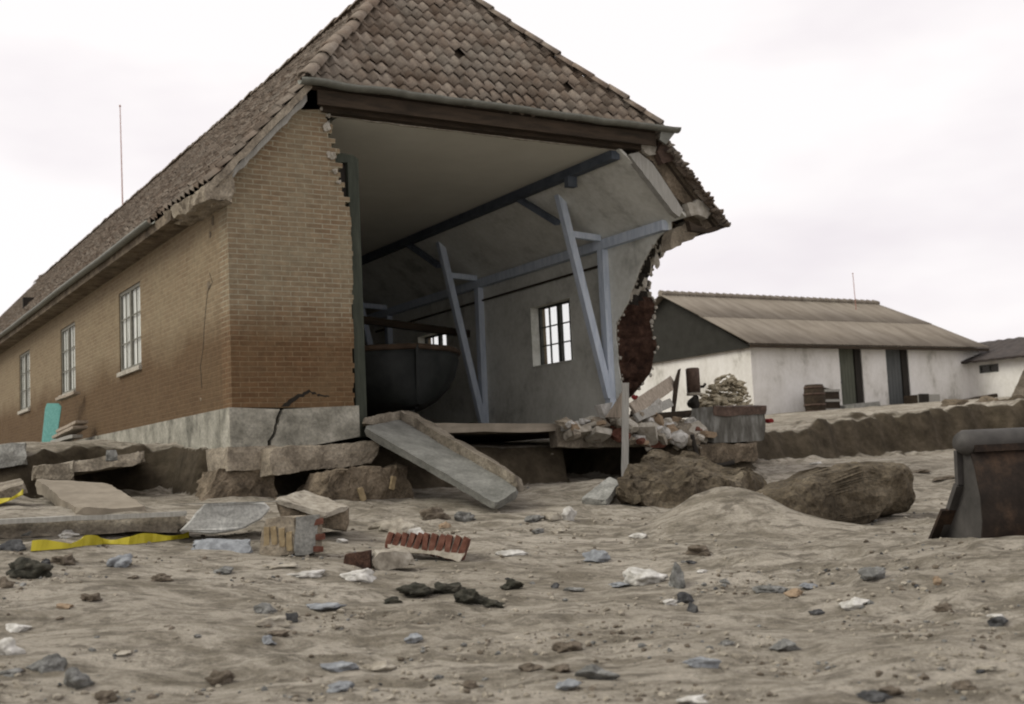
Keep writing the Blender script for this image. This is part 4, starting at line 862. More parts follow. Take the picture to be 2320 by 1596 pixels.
p8 = [dep(624, 1138, d2_ - .02), dep(735, 1176, d2_ - .02), dep(792, 1156, d2_ + .25), dep(700, 1120, d2_ + .6), dep(622, 1128, d2_ - .02), dep(737, 1164, d2_ - .02), dep(790, 1148, d2_ + .25), dep(696, 1110, d2_ + .6)]
o = rough_hexa('mortar_face', p8, 'rock_pale', None, .06, .03, 25, chip=.1, origin=(0, 0, 0)); o.parent = up; o.data.transform(Matrix.Translation(-up.location))
# row of red bricks still mortared together
d_ = hit(980, 1276).y
rowm = fblock('brick_row', 'toppled strip of red bricks still bound by pale mortar lying on the sand', 'masonry', [(870, 1240), (1050, 1274), (1060, 1220), (872, 1214)], (d_ + .3, d_, d_ + .1, d_ + .4), .22, 'rock_pale', seed=31, amp=.02)
p0, p1 = dep(874, 1226, d_ + .33), dep(1056, 1243, d_ + .03); ax = (p1 - p0); n = 11
for i in range(n):
    t = (i + .5) / n; c = p0.lerp(p1, t); bricks_on(rowm, c, ZA, ax.normalized(), (Vector((-.15, -1, .1))).normalized(), [(.01 - .02 * t, 0, .3 + .12 * math.sin(i * 2.1))], 'brick_red', w=.15 + .09 * t, h=.053, t=.09)
d_ = hit(870, 1296).y
blk = fblock('plastered_block', 'short masonry block with white plaster side and dark red brick end', 'masonry', [(838, 1290), (945, 1284), (930, 1252), (848, 1243)], (d_, d_ + .2, d_ + .2, d_), .22, 'rock_pale', seed=33, amp=.03, chip=.3)
p8 = [dep(778, 1286, d_ + .12), dep(840, 1290, d_ + .0), dep(846, 1290, d_ + .2), dep(790, 1284, d_ + .3), dep(776, 1256, d_ + .12), dep(836, 1246, d_ + .0), dep(842, 1246, d_ + .2), dep(790, 1252, d_ + .3)]
o = rough_hexa('brick_end', p8, 'brick_core', None, .05, .012, 34, chip=.1, origin=(0, 0, 0)); o.parent = blk; o.data.transform(Matrix.Translation(-blk.location)); o['label'] = 'dark red brick end'

# ================================================================== boulders and flat rock on the right
def boulder(label, pts8, mat, seed, amp=.10, res=.09, chip=.3):
    return tag(rough_hexa('boulder', pts8, mat, None, .06, amp * 1.25, seed, False, scale=2.3, chip=chip), label, 'boulder')
def log_boulder():
    A, B = D(1715, 1164, 13.3), D(2030, 1104, 14.2); ax = (B - A).normalized(); L_ = (B - A).length / 2; c = (A + B) / 2; sd = ax.cross(ZA).normalized(); up_ = sd.cross(ax)
    vs, fs = ico(6); out = []
    for v in vs:
        q = Vector([math.copysign(abs(t) ** .44, t) for t in v]); k = .94 + .09 * q.x
        p = ax * (q.x * L_ * 1.04) + sd * (q.y * .46 * k) + up_ * (q.z * .345 * k - .02 * q.x * q.x)
        n = noise.noise_vector(p * 1.3) * .10 + noise.noise_vector(p * 3.6) * .045 + noise.noise_vector(p * 9) * .028 + noise.noise_vector(p * 22) * .010
        under = max(0, -q.z - .1) * max(0, q.x + .2); out.append(p + n + up_ * under * .06 + sd * under * (.05 * math.sin(q.x * 9)))
    o = mesh('boulder', out, fs, 'boulder', None, False); o.location = c
    tag(o, 'long rounded log-like boulder lying on its side between the sand heap and the steel bucket', 'boulder')
log_boulder()
boulder('rounded sand covered boulder lying before the rubble under the torn wall', [D(1402, 1150, 15.0), D(1640, 1150, 15.2), D(1748, 1130, 16.6), D(1420, 1120, 16.8), D(1398, 1090, 15.2), D(1628, 1086, 15.4), D(1742, 1072, 16.6), D(1490, 1016, 17.0)], 'boulder', 43, .12, chip=.25)
tslab('flat_stone', 'flat grey stone slab propped against the rounded boulder', 'stone slab', [(1316, 1128), (1372, 1134), (1406, 1090), (1382, 1078)], (15.2, 15.0, 15.7, 15.8), .09, 'concrete', 45)

# ================================================================== excavator bucket
bw = dep(2224, 1236, 10.5); WD = Vector((.98, .2, 0)); BK = Vector((-.2, .98, 0))
bk = thing('excavator_bucket', 'dark steel excavator bucket standing mouth down in the sand at the right edge', 'bucket', bw, math.atan2(.2, .98))
def prof(s): return s
Pf = [(0.02, -.06), (-.05, .20), (-.05, .42), (.0, .66), (.05, .80), (.20, .84), (.20, .70), (.22, .52), (.34, .30), (.62, -.02), (.45, -.08)]
# side plates (x runs along the bucket's width)
for x, nm in ((0, 'side_plate'), (1.38, 'side_plate')):
    MB().prism([[Vector((x, y, z)) for y, z in Pf]], (.03, 0, 0)).build(nm, 'steel_worn_lit', bk)
vs, fs = [], []; shell = Pf[-1:] + Pf[:6]; m = len(shell)
sh = []
for i in range(len(shell) - 1):
    for k in range(4): sh.append(Vector((0, *shell[i])).lerp(Vector((0, *shell[i + 1])), k / 4))
sh.append(Vector((0, *shell[-1])))
for p in sh: vs += [Vector((-.012, p.y - .03, p.z)), Vector((1.42, p.y - .03, p.z))]
fs = [(2 * i, 2 * i + 1, 2 * i + 3, 2 * i + 2) for i in range(len(sh) - 1)]
o = mesh('shell', vs, fs, 'bucket', bk, True); o.modifiers.new('t', 'SOLIDIFY').thickness = .025
MB().beam((-.03, .20, .82), (-.03, .22, .52), .05, .05, (1, 0, 0)).beam((-.03, .22, .52), (-.03, .64, -.05), .05, .08, (1, 0, 0)).build('cutting_edge', 'steel_worn_lit', bk)
MB().box(-.05, 1.44, .54, .66, -.12, -.07).build('lip', 'bucket', bk)
MB().beam((-.06, .36, .30), (-.08, .62, -.02), .03, .16, (1, 0, 0)).build('side_cutter', 'bucket', bk)
tb = MB().tube([(-.10, .09, .90), (-.03, .09, .885), (1.5, .09, .885)], [.07, .112, .112], 20).build('top_tube', 'steel_worn_lit', bk, True)
MB().box(.0, 1.40, -.02, .28, .80, .86).build('top_plate', 'bucket', bk)
for x in (.62, .90): MB().prism([[Vector((x, .0, .9)), Vector((x, -.08, .55)), Vector((x, -.02, .55)), Vector((x, .24, .9))]], (.04, 0, 0)).build('lug', 'bucket', bk)

# ================================================================== rubble and broken things under the torn wall
def rlist(items, plane, group=None, name='stone', cat='stone'):
    for px, py, wp, hp_, mat, label in items: rock(px, py, wp, hp_, mat, label, name, cat, group, at=frontw(px, py, plane) if plane is not None else None)
GR = 'rubble fallen at the foot of the torn wall'
lb = 'broken lump of stone or mortar in the rubble at the foot of the torn wall'
rr = random.Random(12)
for i in range(92):
    px = rr.uniform(1272, 1600) if i < 34 else rr.uniform(1385, 1600); py = 958 + (px - 1272) * .10 + rr.uniform(-10, 34) * min(1, (px - 1240) / 120) - (rr.uniform(0, 34) if i >= 34 else 0); s = rr.uniform(16, 38) if i < 34 else rr.uniform(12, 46)
    mt = rr.choice(['rock_pale', 'rock_pale', 'rock_white', 'mortar', 'footing', 'rock_tan', 'footing'])
    rock(px, py, s, s * rr.uniform(.5, .75), mt, lb, 'rubble_stone', 'rubble', GR, at=frontw(px, py, rr.uniform(-.05, .35) + (.0 if i < 34 else (1010 - py) / 150)), sub=2, jag=.5, yaw=rr.uniform(-1, 1), tilt=rr.uniform(-.4, .4))
lb2 = 'loose brick lying tumbled in the rubble at the foot of the torn wall'
for i in range(46):
    px = rr.uniform(1300, 1605); py = 972 + (px - 1300) * .09 + rr.uniform(-26, 34) * min(1, (px - 1250) / 160); pb = rr.uniform(-.15, .5)
    c = frontw(px, py, pb); l_, w_, t_ = rr.choice([(.115, .055, .03), (.06, .055, .03), (.16, .11, .04), (.2, .14, .05)])
    m_ = Matrix.Rotation(rr.uniform(0, 6.3), 3, 'Z') @ Matrix.Rotation(rr.gauss(0, .4), 3, 'X') @ Matrix.Rotation(rr.gauss(0, .35), 3, 'Y')
    cs = [m_ @ Vector((a * l_, b * w_, e * t_)) for e in (-1, 1) for a, b in ((-1, -1), (1, -1), (1, 1), (-1, 1))]
    o = rough_hexa('loose_brick', cs, rr.choice(['rock_pale', 'mortar', 'footing', 'rock_tan', 'concrete_dark', 'brick_red', 'rock_pale']), None, .04, .012, i, chip=.2, origin=(0, 0, 0)); o.location = c
    tag(o, lb2, 'brick', GR + ' of loose bricks')
rlist([(1300, 984, 60, 30, 'rock_pale', 'long pale rubble piece at the left end of the rubble heap'), (1340, 972, 50, 30, 'mortar', 'mortar lump on the floor edge left of the white post'),
       (1280, 978, 28, 24, 'rock_white', 'whitest chip at the left end of the rubble heap')], .25, GR, 'rubble_stone', 'rubble')
rlist([(1538, 1008, 54, 40, 'rock_white', 'large white plaster lump in front of the grey tank'), (1510, 992, 36, 28, 'rock_white', 'white plaster lump just left of the large one before the tank'),
       (1448, 1003, 30, 24, 'rock_white', 'round white stone right beside the pale post')], -.05, GR, 'rubble_stone', 'rubble')
tag(MB().prism([[frontw(x, y, .1) for x, y in ((1360, 918), (1388, 912), (1384, 926), (1371, 946))]], V * .16).build('broken_block', 'rock_white'), 'white broken block at the foot of the blue grey strut', 'concrete piece')
poly_slab('plywood_board', 'brown triangular board leaning between the strut foot and the pale post', 'board', [(1371, 946), (1424, 866), (1412, 948)], 0, .03, 'raw_wood', plane=.0, amp=.003)
tag(rough_hexa('white_post', [frontw(1408, 1090, -.32), frontw(1424, 1090, -.32), frontw(1424, 1090, -.2), frontw(1408, 1090, -.2), frontw(1409, 868, -.30), frontw(1425, 868, -.30), frontw(1425, 868, -.18), frontw(1409, 868, -.18)], 'grey_wood', None, .08, .006, 3), 'pale square timber post standing upright before the torn wall', 'post')
plank('long pale plank leaning in the rubble right of the pale post', frontw(1432, 928, .5), frontw(1526, 866, 1.0), .22, .05, up=(.3, -1, .2))
plank('second plank lying under the long leaning one in the rubble', frontw(1440, 948, .35), frontw(1520, 912, .8), .14, .05, 'grey_wood', up=(.3, -1, .2))
poly_slab('white_board', 'white board fragment standing in the rubble beneath the planks', 'board', [(1454, 938), (1500, 936), (1500, 908), (1492, 902), (1474, 918)], 0, .04, 'rock_white', plane=.6, amp=.006)
poly_slab('stake', 'tall dark weathered stake standing up out of the rubble', 'stake', [(1520, 940), (1529, 940), (1541, 846), (1543, 834), (1536, 838), (1526, 868)], 0, .07, 'brown_wood', plane=.9, amp=.004)
plank('dark beam lying level across the rubble behind the pale post', frontw(1380, 952, .6), frontw(1565, 938, .9), .14, .12, 'brown_wood', up=(0, 0, 1))
rock(1438, 902, 15, 11, 'red_cloth', 'red rag hanging behind the top of the pale post', 'rag', 'rag', at=frontw(1438, 904, .5))
rock(1437, 977, 14, 9, 'red_cloth', 'red rag among the stones beside the pale post', 'rag', 'rag', at=frontw(1437, 979, .1))
rock(1744, 958, 22, 10, 'red_cloth', 'flat red rag on the bank right of the grey tank', 'rag', 'rag', at=frontw(1744, 958, 1.6))
# cast-iron stove on the rubble
sp = frontw(1574, 924, 1.4); kk = sp.y / FPX
st = thing('iron_stove', 'rusty upright iron cylinder with side handle and black base standing in rubble', 'stove', sp, TH)
h1 = 90 * kk
MB().tube([(0, 0, .38 * h1), (0, 0, .97 * h1), (0, 0, h1)], [15.5 * kk, 15.5 * kk, 13 * kk], 20).build('drum', 'rust', st, True)
MB().tube([(0, 0, .31 * h1), (0, 0, .375 * h1)], 16.5 * kk, 20).build('collar', 'rock_pale', st)
vs, fs = rock_shape(19 * kk, 19 * kk, 17 * kk, 6, 3, .3); mesh('base', [v + Vector((-.02, 0, .13 * h1)) for v in vs], fs, 'tar', st)
MB().tube([(14 * kk, 0, .52 * h1), (28 * kk, -.02, .53 * h1), (33 * kk, -.02, .6 * h1)], 3.2 * kk, 8).build('handle', 'tar', st)
# heap of straw coloured rubble
mb = MB(); c0 = frontw(1645, 936, 1.9); kk = c0.y / FPX; rr = random.Random(5)
for i in range(760):
    t = rr.random(); an = rr.uniform(0, 6.3); t = t * (.55 + .45 * abs(math.sin(an * 1.5))); R = (1 - t * t) ** .6 * 54 * kk * rr.random() ** .4; q = Vector((math.cos(an) * R + 14 * kk * t, math.sin(an) * R * .8, t * 88 * kk)); s = (2.5 + 8 * rr.random() ** 2) * kk
    if i % 5 < 2: q = Vector((-36 * kk + rr.gauss(0, 13) * kk, rr.gauss(0, 14) * kk, abs(rr.gauss(0, 17)) * kk))
    q += Vector((rr.gauss(0, 3) * kk, 0, rr.gauss(0, 2) * kk))
    vs, fs = rock_shape(s * rr.uniform(.7, 1.7), s, s * rr.uniform(.4, .8), i * 1.1, 2 if s > 5 * kk else 1, .6); an = rr.uniform(-.6, .6); vs = [Vector((v.x * math.cos(an) - v.z * math.sin(an), v.y, v.x * math.sin(an) + v.z * math.cos(an))) for v in vs]; mb.add([v + q for v in vs], fs)
hp2 = mb.build('rubble_heap', 'straw'); hp2.location = c0; tag(hp2, 'straw coloured heap of crushed masonry behind the grey tank', 'rubble heap', None, 'stuff')
# grey tank with rusty rim
p8 = [frontw(1566, 996, .35), frontw(1616, 1006, .0), frontw(1733, 1000, .0), frontw(1700, 990, .8), frontw(1562, 926, .35), frontw(1616, 922, .0), frontw(1736, 920, .0), frontw(1700, 918, .8)]
tk = thing('concrete_tank', 'open grey concrete tank with rust red rim perched on the bank', 'tank', p8[0], TH * 0)
o = rough_hexa('basin', p8, 'tank', None, .06, .015, 51, chip=.06, origin=(0, 0, 0)); o.parent = tk; o.data.transform(Matrix.Translation(-p8[0]))
p8 = [frontw(1616, 944, -.02), frontw(1735, 938, -.02), frontw(1735, 936, .1), frontw(1616, 942, .1), frontw(1616, 922, -.03), frontw(1738, 920, -.03), frontw(1738, 918, .1), frontw(1616, 920, .1)]
o = rough_hexa('rim', p8, 'rust', None, .05, .02, 52, chip=.06, origin=(0, 0, 0)); o.parent = tk; o.data.transform(Matrix.Translation(-tk.location))
fblock('footing_block', 'brown earthy block carrying the grey tank on the bank edge', 'concrete block', [(1590, 1052), (1726, 1046), (1722, 1003), (1582, 1008)], 0, .8, 'fieldstone', back=V, plane=-.12, seed=53, amp=.05, chip=.2)
pts = [frontw(x, y, -.16) for x, y in ((1568, 985), (1573, 1010), (1580, 1036), (1600, 1054), (1632, 1056), (1668, 1046))]
sm = []
for i in range(len(pts) - 1):
    for k in range(6): sm.append(pts[i].lerp(pts[i + 1], k / 6))
for _ in range(6): sm = [sm[0]] + [(sm[i - 1] + sm[i] * 2 + sm[i + 1]) / 4 for i in range(1, len(sm) - 1)] + [sm[-1]]
o = MB().tube([p - pts[0] for p in sm], .035, 8).build('crack_shadow_tube', 'tar', None, True); o.location = pts[0]; tag(o, 'dark curved crack shadow below the grey tank, modelled as a black tube', 'shadow line')  # black tube laid where a dark crack and its shadow curve

# ================================================================== odds and ends before the barn
def bdep(px, py, b): return onplane(px, py, V, K0 + V * b)
c = bdep(1848, 940, -1.3); kk = c.y / FPX
ba = thing('wooden_barrel', 'dark round barrel standing against the barn left of the green door', 'barrel', c, TH)
h_ = 68 * kk; r_ = 24 * kk
MB().tube([(0, 0, h_ * t) for t in (0, .15, .35, .5, .65, .85, 1)], [r_ * k for k in (.84, .93, 1.0, 1.02, 1.0, .93, .84)], 22).build('staves', 'brown_wood', ba, True)
for t, k in ((.1, .92), (.32, 1.005), (.68, 1.005), (.9, .92)): MB().tube([(0, 0, h_ * t - .03), (0, 0, h_ * t + .03)], r_ * k + .012, 22).build('hoop', 'rust', ba, True)
c = bdep(1888, 938, -1.0); kk = c.y / FPX
cr_ = thing('slatted_crate', 'narrow slatted crate between the dark barrel and the green barn door', 'crate', c, TH)
sx, sz = 24 * kk, 60 * kk
for i in range(9): MB().box(-sx + i * sx * .22, -sx + i * sx * .22 + sx * .17, -.02, .02, .0, sz * (1 - .02 * i)).build('slat', 'brown_wood', cr_)
for z in (.15, .5, .88): MB().box(-sx, sx, -.05, -.021, sz * z - .04, sz * z + .04).build('rail', 'grey_wood', cr_)
MB().box(-sx, sx, .5, .55, 0, sz * .95).build('back', 'brown_wood', cr_); MB().box(-sx, -sx + .04, .03, .49, 0, sz * .96).build('side', 'brown_wood', cr_); MB().box(sx - .04, sx, .03, .49, 0, sz * .8).build('side', 'brown_wood', cr_)
c = bdep(1966, 946, -1.5); kk = c.y / FPX; tr = thing('stone_trough', 'low light grey trough with sloping end below the barn doors', 'trough', c, TH)
a = 44 * kk; h = 36 * kk; MB().prism([[Vector((-a, 0, 0)), Vector((a * 1.2, 0, 0)), Vector((a * .95, 0, h)), Vector((-a * .95, 0, h * .85))]], (0, .08, 0)).build('front_panel', 'concrete', tr)
MB().prism([[Vector((-a, .6, 0)), Vector((a * 1.2, .6, 0)), Vector((a * .95, .6, h)), Vector((-a * .95, .6, h * .85))]], (0, .08, 0)).build('back_panel', 'concrete', tr)
MB().box(-a * .98, -a * .85, .081, .599, 0, h * .8).build('end_panel', 'concrete', tr); MB().box(a * .8, a * .94, .081, .599, 0, h * .9).build('end_panel', 'concrete_dark', tr)
c = bdep(2108, 930, -1.2); kk = c.y / FPX; bx_ = thing('wooden_box', 'dark open wooden box standing right of the blue grey barn door', 'box', c, TH)
a = 36 * kk; h = 36 * kk
MB().box(-a, a, 0, .04, 0, h).build('front_panel', 'grey_wood', bx_); MB().box(-a, -a * .1, -.03, -.001, .05, h + .02).build('dark_lid', 'tar', bx_); MB().box(-a, -a + .04, .041, .6, 0, h).build('side', 'brown_wood', bx_); MB().box(a - .04, a, .041, .6, 0, h).build('side', 'brown_wood', bx_); MB().box(-a, a, .601, .64, 0, h).build('back', 'brown_wood', bx_)
plank('dark plank sloping up to the right before the far barn end', bdep(2140, 918, -1.6), bdep(2256, 897, -1.6), .2, .16, 'brown_wood')
plank('long weathered plank lying flat before the barn left of the trough', bdep(1740, 952, -2.0), bdep(1882, 944, -2.0), .2, .1, 'grey_wood')
rock(2070, 932, 26, 16, 'rock_white', 'pale stone lying under the dark box by the barn', at=bdep(2070, 932, -1.6))
rock(2182, 922, 26, 14, 'rock_white', 'white stone under the sloping dark plank by the barn', at=bdep(2182, 922, -1.8))
rock(2281, 890, 18, 18, 'rock_white', 'white scrap against the pale house at the right edge', 'scrap', 'scrap', at=bdep(2281, 890, -.5))
for px, py, w_, h_, mt, lab in ((2175, 940, 90, 34, 'fieldstone', 'long dark earth lump below the sloping plank by the barn'), (2240, 936, 90, 44, 'fieldstone', 'tallest dark earth lump near the right edge before the pale house'), (2300, 940, 80, 46, 'boulder', 'brown earth lump cut by the right edge before the pale house'), (2120, 944, 50, 20, 'boulder', 'small brown lump on the bank brink below the dark box')):
    rock(px, py, w_, h_, mt, lab, 'earth_lump', 'earth lump', at=dep(px, py, 30.5), sub=4, jag=.6)
poly_slab('stone_slab', 'tall grey slab leaning at the right edge before the pale house', 'stone slab', [(2282, 918), (2340, 918), (2340, 820), (2318, 840)], 33, .2, 'concrete_dark')

# ================================================================== stones strewn over the beach
STONES = [
 # px, py(foot), w, h, material, label
 (1463, 1322, 92, 48, 'rock_white', 'white brick shaped block half sunk beside a knobbly dark stone', 'masonry block'),
 (1536, 1330, 56, 64, 'rock_grey', 'knobbly grey stone standing against the white block', 'stone'),
 (1937, 1378, 64, 30, 'rock_white', 'bright white chunk lying alone on the sand below the boulder', 'chunk'),
 (1355, 1540, 98, 40, 'rock_grey', 'flat pointed grey stone tilted in the sand near the bottom', 'stone'),
 (1592, 1512, 82, 36, 'rock_blue', 'oval blue grey stone on bare sand near the bottom', 'stone'),
 (1286, 1564, 56, 30, 'rock_blue', 'blue grey stone just below the flat pointed stone', 'stone'),
 (1271, 1524, 66, 26, 'rock_brown', 'brown sandy clod left of the flat pointed grey stone', 'clod'),
 (1286, 1478, 62, 36, 'rock_brown', 'crumbly brown clod above the flat pointed grey stone', 'clod'),
 (1575, 1592, 104, 22, 'rock_white', 'broad white flat piece cut by the bottom edge', 'chunk'),
 (1780, 1472, 66, 30, 'rock_grey', 'grey stone with a dark right side, upper right of the oval blue stone', 'stone'),
 (1977, 1590, 74, 28, 'rock_dark', 'dark stone at the bottom edge, leftmost of two dark ones', 'stone'),
 (2023, 1576, 52, 26, 'rock_brown', 'brown stone at the bottom edge right beside a dark one', 'stone'),
 (1987, 1311, 72, 34, 'rock_grey', 'light grey stone with dark foot below the steel bucket lip', 'stone'),
 (2123, 1322, 26, 24, 'rock_tan', 'small tan brick piece below the steel bucket', 'brick piece'),
 (2268, 1418, 46, 28, 'rock_dark', 'dark stone with pale flat chip on it near the right edge', 'stone'),
 (2262, 1400, 44, 12, 'rock_white', 'pale flat chip lying above a dark stone near the right edge', 'chip'),
 (1849, 1393, 40, 18, 'rock_dark', 'small dark stone left below the bright white chunk', 'stone'),
 (2143, 1386, 50, 24, 'rock_brown', 'brown clod between the bright white chunk and the right edge', 'clod'),
 (1353, 1273, 64, 36, 'rock_blue', 'pointed blue grey stone between the red brick row and the white block', 'stone'),
 (1593, 1258, 66, 36, 'rock_brown', 'brown grey stone above the knobbly stone by the white block', 'stone'),
 (1568, 1278, 30, 15, 'rock_dark', 'small dark stone between the white block and the brown grey stone', 'stone'),
 (1450, 1218, 44, 14, 'rock_white', 'flat white stone left of the sand heap', 'stone'),
 (1591, 1298, 30, 10, 'rock_white', 'tiny flat white chip right of the knobbly grey stone', 'chip'),
 (1155, 1258, 70, 14, 'rock_white', 'long flat white stone right of the red brick row', 'stone'),
 (1747, 1340, 66, 22, 'rock_grey', 'flat grey stone left of an orange brown piece', 'stone'),
 (1834, 1333, 46, 16, 'rock_blue', 'light blue grey flat stone above the orange brown piece', 'stone'),
 (1803, 1349, 46, 20, 'rock_tan', 'orange brown brick piece left of the bright white chunk', 'brick piece'),
 (1404, 1329, 52, 13, 'rock_blue', 'flat blue grey flake in front of the white block', 'flake'),
 (1302, 1340, 42, 17, 'rock_grey', 'small grey stone left of the flat blue flake', 'stone'),
 (1258, 1332, 26, 14, 'rock_dark', 'tiny dark stone left of the small grey stone', 'stone'),
 (1645, 1463, 40, 18, 'rock_grey', 'small grey stone above the oval blue grey stone', 'stone'),
 (1645, 1324, 34, 16, 'rock_grey', 'small grey stone right of the knobbly stone by the white block', 'stone'),
 (1200, 1519, 52, 22, 'rock_brown', 'low brown clod right of the sandy blue stone', 'clod'),
 (2248, 1520, 62, 15, 'rock_pale', 'pale flat stone near the bottom right corner', 'stone'),
 (2190, 1560, 70, 26, 'rock_brown', 'brown clod low in the bottom right corner', 'clod'),
 (1292, 1180, 40, 42, 'rock_white', 'upright whitish stone in the small heap before the ramp', 'stone'),
 (1251, 1180, 46, 30, 'rock_pale', 'pale stone beside the upright whitish one before the ramp', 'stone'),
 (1210, 1182, 42, 26, 'rock_grey', 'dark grey stone leftmost of the heap before the ramp', 'stone'),
 (1222, 1208, 36, 18, 'rock_grey', 'small grey stone in front of the heap before the ramp', 'stone'),
 (1268, 1206, 30, 14, 'rock_pale', 'small pale stone in front of the upright whitish one', 'stone'),
 (1050, 1182, 50, 36, 'rock_grey', 'grey stone between the masonry lump and the ramp foot', 'stone'),
 (985, 1176, 60, 38, 'rock_brown', 'brown stone right beside the masonry lump', 'stone'),
 (1010, 1196, 34, 20, 'rock_tan', 'tan brick piece before the brown stone by the masonry lump', 'brick piece'),
 (910, 1206, 90, 40, 'rock_pale', 'pale mortar lump above the row of red bricks', 'mortar lump'),
 (945, 1214, 44, 26, 'rock_white', 'whiter mortar piece lying on the right of the pale lump', 'mortar lump'),
 (868, 1198, 60, 26, 'rock_pale', 'low pale stone left of the mortar lump above the brick row', 'stone'),
 (776, 1229, 36, 12, 'rock_white', 'small white chip between the brick chunk and the red brick row', 'chip'),
 (812, 1314, 86, 38, 'rock_white', 'rounded white stone in front of the dark red brick end', 'stone'),
 (700, 1308, 100, 20, 'rock_white', 'long low white stone below the yellow brick chunk', 'stone'),
 (640, 1286, 70, 16, 'rock_pale', 'low pale stone at the foot of the yellow brick chunk', 'stone'),
 (1556, 1366, 52, 30, 'rock_dark', 'black twisted clod, the left half of a pair on the sand', 'clod'),
 (1572, 1388, 36, 34, 'rock_dark', 'black upright clod, the right half of a pair on the sand', 'clod'),
 (1518, 1370, 50, 16, 'rock_white', 'pale flake at the left of the black clods', 'flake'),
 (29, 1430, 54, 30, 'rock_white', 'white rounded stone at the left edge on smooth sand', 'stone'),
 (18, 1484, 60, 44, 'rock_white', 'large whitish stone at the left edge above a dark lumpy one', 'stone'),
 (93, 1521, 88, 50, 'rock_grey', 'dark grey lumpy stone below the whitish one at the left', 'stone'),
 (171, 1562, 80, 66, 'rock_grey', 'large pitted grey stone near the bottom left corner', 'stone'),
 (234, 1590, 72, 38, 'rock_brown', 'brown stone cut by the bottom edge beside the large pitted stone', 'stone'),
 (22, 1530, 56, 24, 'rock_grey', 'low grey stone at the left edge under the dark lumpy one', 'stone'),
 (273, 1484, 40, 15, 'rock_pale', 'pale flat chip alone on sand right of the lumpy stones', 'chip'),
 (600, 1389, 50, 36, 'rock_grey', 'dark grey stone topmost of the little cluster on the sand', 'stone'),
 (612, 1418, 92, 26, 'rock_pale', 'pale brown flat stone in the middle of the little cluster', 'stone'),
 (660, 1412, 30, 44, 'rock_dark', 'dark upright stone at the right of the little cluster', 'stone'),
 (605, 1460, 44, 28, 'rock_blue', 'blue grey stone lowest of the little cluster', 'stone'),
 (630, 1440, 50, 18, 'rock_brown', 'brown clod under the pale flat stone of the cluster', 'clod'),
 (724, 1380, 100, 20, 'rock_blue', 'long light grey splinter pointing right from the little cluster', 'splinter'),
 (932, 1455, 52, 26, 'rock_blue', 'slanting blue grey stone alone right of the little cluster', 'stone'),
 (766, 1520, 78, 32, 'rock_blue', 'pale blue stone banked with sand near the bottom', 'stone'),
 (864, 1521, 66, 28, 'rock_pale', 'sandy pale stone right of the sand banked blue stone', 'stone'),
 (776, 1566, 72, 26, 'rock_blue', 'blue grey stone just above the bottom edge', 'stone'),
 (503, 1550, 66, 36, 'rock_brown', 'grey brown clod near the bottom left of the blue stones', 'clod'),
 (1064, 1560, 46, 26, 'rock_brown', 'round brown clod near the bottom centre', 'clod'),
 (205, 1362, 50, 24, 'rock_brown', 'dark brown clod on smooth sand at the left', 'clod'),
 (142, 1379, 46, 16, 'rock_tan', 'orange brown clod on smooth sand at the far left', 'clod'),
 (361, 1316, 50, 26, 'rock_brown', 'dark brown clod below the concrete slab on the left', 'clod'),
 (268, 1284, 68, 34, 'rock_blue', 'blue grey stone below the yellow strip', 'stone'),
 (146, 1279, 58, 30, 'rock_brown', 'brown clod right of the big dark clump under the yellow strip', 'clod'),
 (54, 1308, 112, 60, 'weed', 'big dark clump of seaweed at the left below the yellow strip', 'seaweed clump'),
 (102, 1279, 24, 18, 'rock_dark', 'tiny dark stone on the right of the big dark clump', 'stone'),
 (303, 1311, 32, 11, 'rock_brown', 'tiny brown clod left of the dark brown clod', 'clod'),
 (508, 1299, 56, 20, 'rock_grey', 'dark grey stone below the low blue slab', 'stone'),
 (4, 1332, 34, 36, 'rock_brown', 'brown clod cut by the left edge under the dark clump', 'clod'),
 (945, 1352, 90, 42, 'weed', 'dark seaweed clump leftmost of the heap below the brick row', 'seaweed clump'),
 (1010, 1344, 80, 30, 'weed', 'dark seaweed clump in the middle of the heap below the brick row', 'seaweed clump'),
 (1064, 1366, 90, 34, 'weed', 'trailing dark seaweed clump at the right of the heap', 'seaweed clump'),
 (1112, 1374, 60, 24, 'weed', 'thin end of dark seaweed lowest of the heap', 'seaweed clump'),
 (1164, 1334, 56, 28, 'weed', 'separate dark seaweed tuft right of the heap', 'seaweed clump'),
 (890, 1366, 40, 18, 'weed', 'small seaweed tuft left of the heap below the brick row', 'seaweed clump'),
 (60, 1216, 60, 22, 'rock_grey', 'grey stone at the foot of the long beam on the left', 'stone'),
 (150, 1218, 50, 24, 'rock_white', 'white plaster flake at the foot of the long beam', 'flake'),
 (30, 1246, 70, 30, 'rock_dark', 'dark stone left of the bright yellow strip', 'stone'),
 (2085, 1072, 46, 14, 'rock_brown', 'flat brown stone on pale sand behind the big boulder', 'stone'),
 (2140, 1088, 60, 14, 'rock_brown', 'flat brown stone on pale sand beside the steel bucket', 'stone'),
 (1850, 1052, 34, 10, 'rock_white', 'white chip lying behind the long flat topped boulder', 'chip'),
]
for px, py, wp, hh, mt, lab, cat in STONES:
    nm = cat.replace(' ', '_')
    wd = mt in ('weed', 'rock_brown')
    rock(px, py + 1, wp * .95, hh * (.88 if wd else .92), mt, lab, nm, cat, 'stones and clods strewn over the sand', sub=4 if wp > 55 else 3, jag=.75 if wd else .5, deep=.9, sink=.28 if wd else .27)
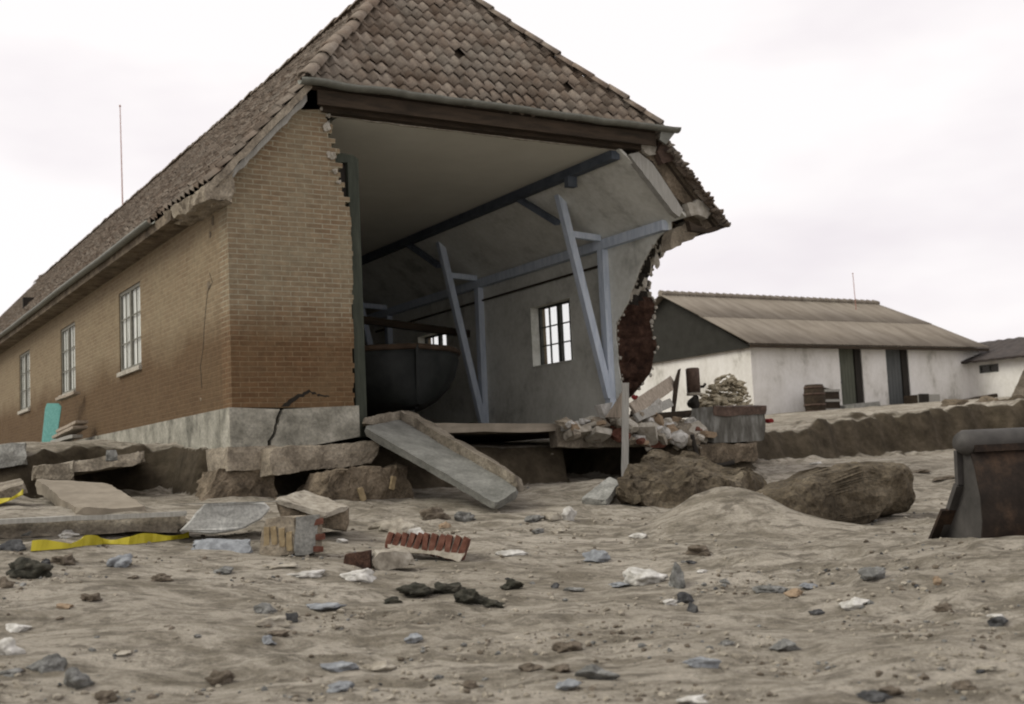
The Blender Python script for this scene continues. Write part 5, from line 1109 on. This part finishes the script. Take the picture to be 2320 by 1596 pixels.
# uncountable grit, shell and clods
def litter():
    rr = random.Random(77); mb = MB(); mats = ['rock_brown', 'rock_grey', 'rock_dark', 'rock_pale', 'clod_sand']; fm = []
    proto = [rock_shape(1, 1, .7, k * 3.1, 1, .5) for k in range(8)]
    n = 0
    while n < 4200:
        py = 1130 + 460 * rr.random() ** 1.3; px = rr.uniform(-30, 2350); d = hit_fast(px, py)
        if d is None: continue
        x, y = d; dens = noise.noise(Vector((x * .9, y * 1.4, 3))) + .5 * noise.noise(Vector((x * 2.6, y * 4, 7)))
        if dens < rr.uniform(-.25, .55): continue
        if px < 560 and 1330 < py < 1470 and rr.random() < .85: continue
        s = .008 + .028 * rr.random() ** 3.4; vs, fs = proto[rr.randrange(8)]; z = ground(x, y); c, s_ = math.cos(n), math.sin(n)
        sy = rr.uniform(.5, 1.1)
        mb.add([Vector((x + (v.x * c - v.y * sy * s_) * s, y + (v.x * s_ + v.y * sy * c) * s, z + v.z * s * .8 + s * .15)) for v in vs], fs); fm += [rr.choices(range(5), (3, 1.6, .4, .7, 9))[0]] * len(fs); n += 1
    o = mesh('gravel', mb.v, mb.f, None, None, False, mats, fm); tag(o, 'grit, clods and shell fragments scattered on the sand', 'gravel', None, 'stuff')
def hit_fast(px, py):
    d = ray(px, py); d = d / d.y; t = 9.0
    if d.z > -.01: return None
    for _ in range(14): t = t * .5 + .5 * min(25, ground(d.x * t, t) / d.z)
    return (d.x * t, t) if 4.5 < t < 19 else None
litter()
for o in SC.objects:
    if o.parent is None and o.get('category') and not o.get('kind'): o['kind'] = 'thing'
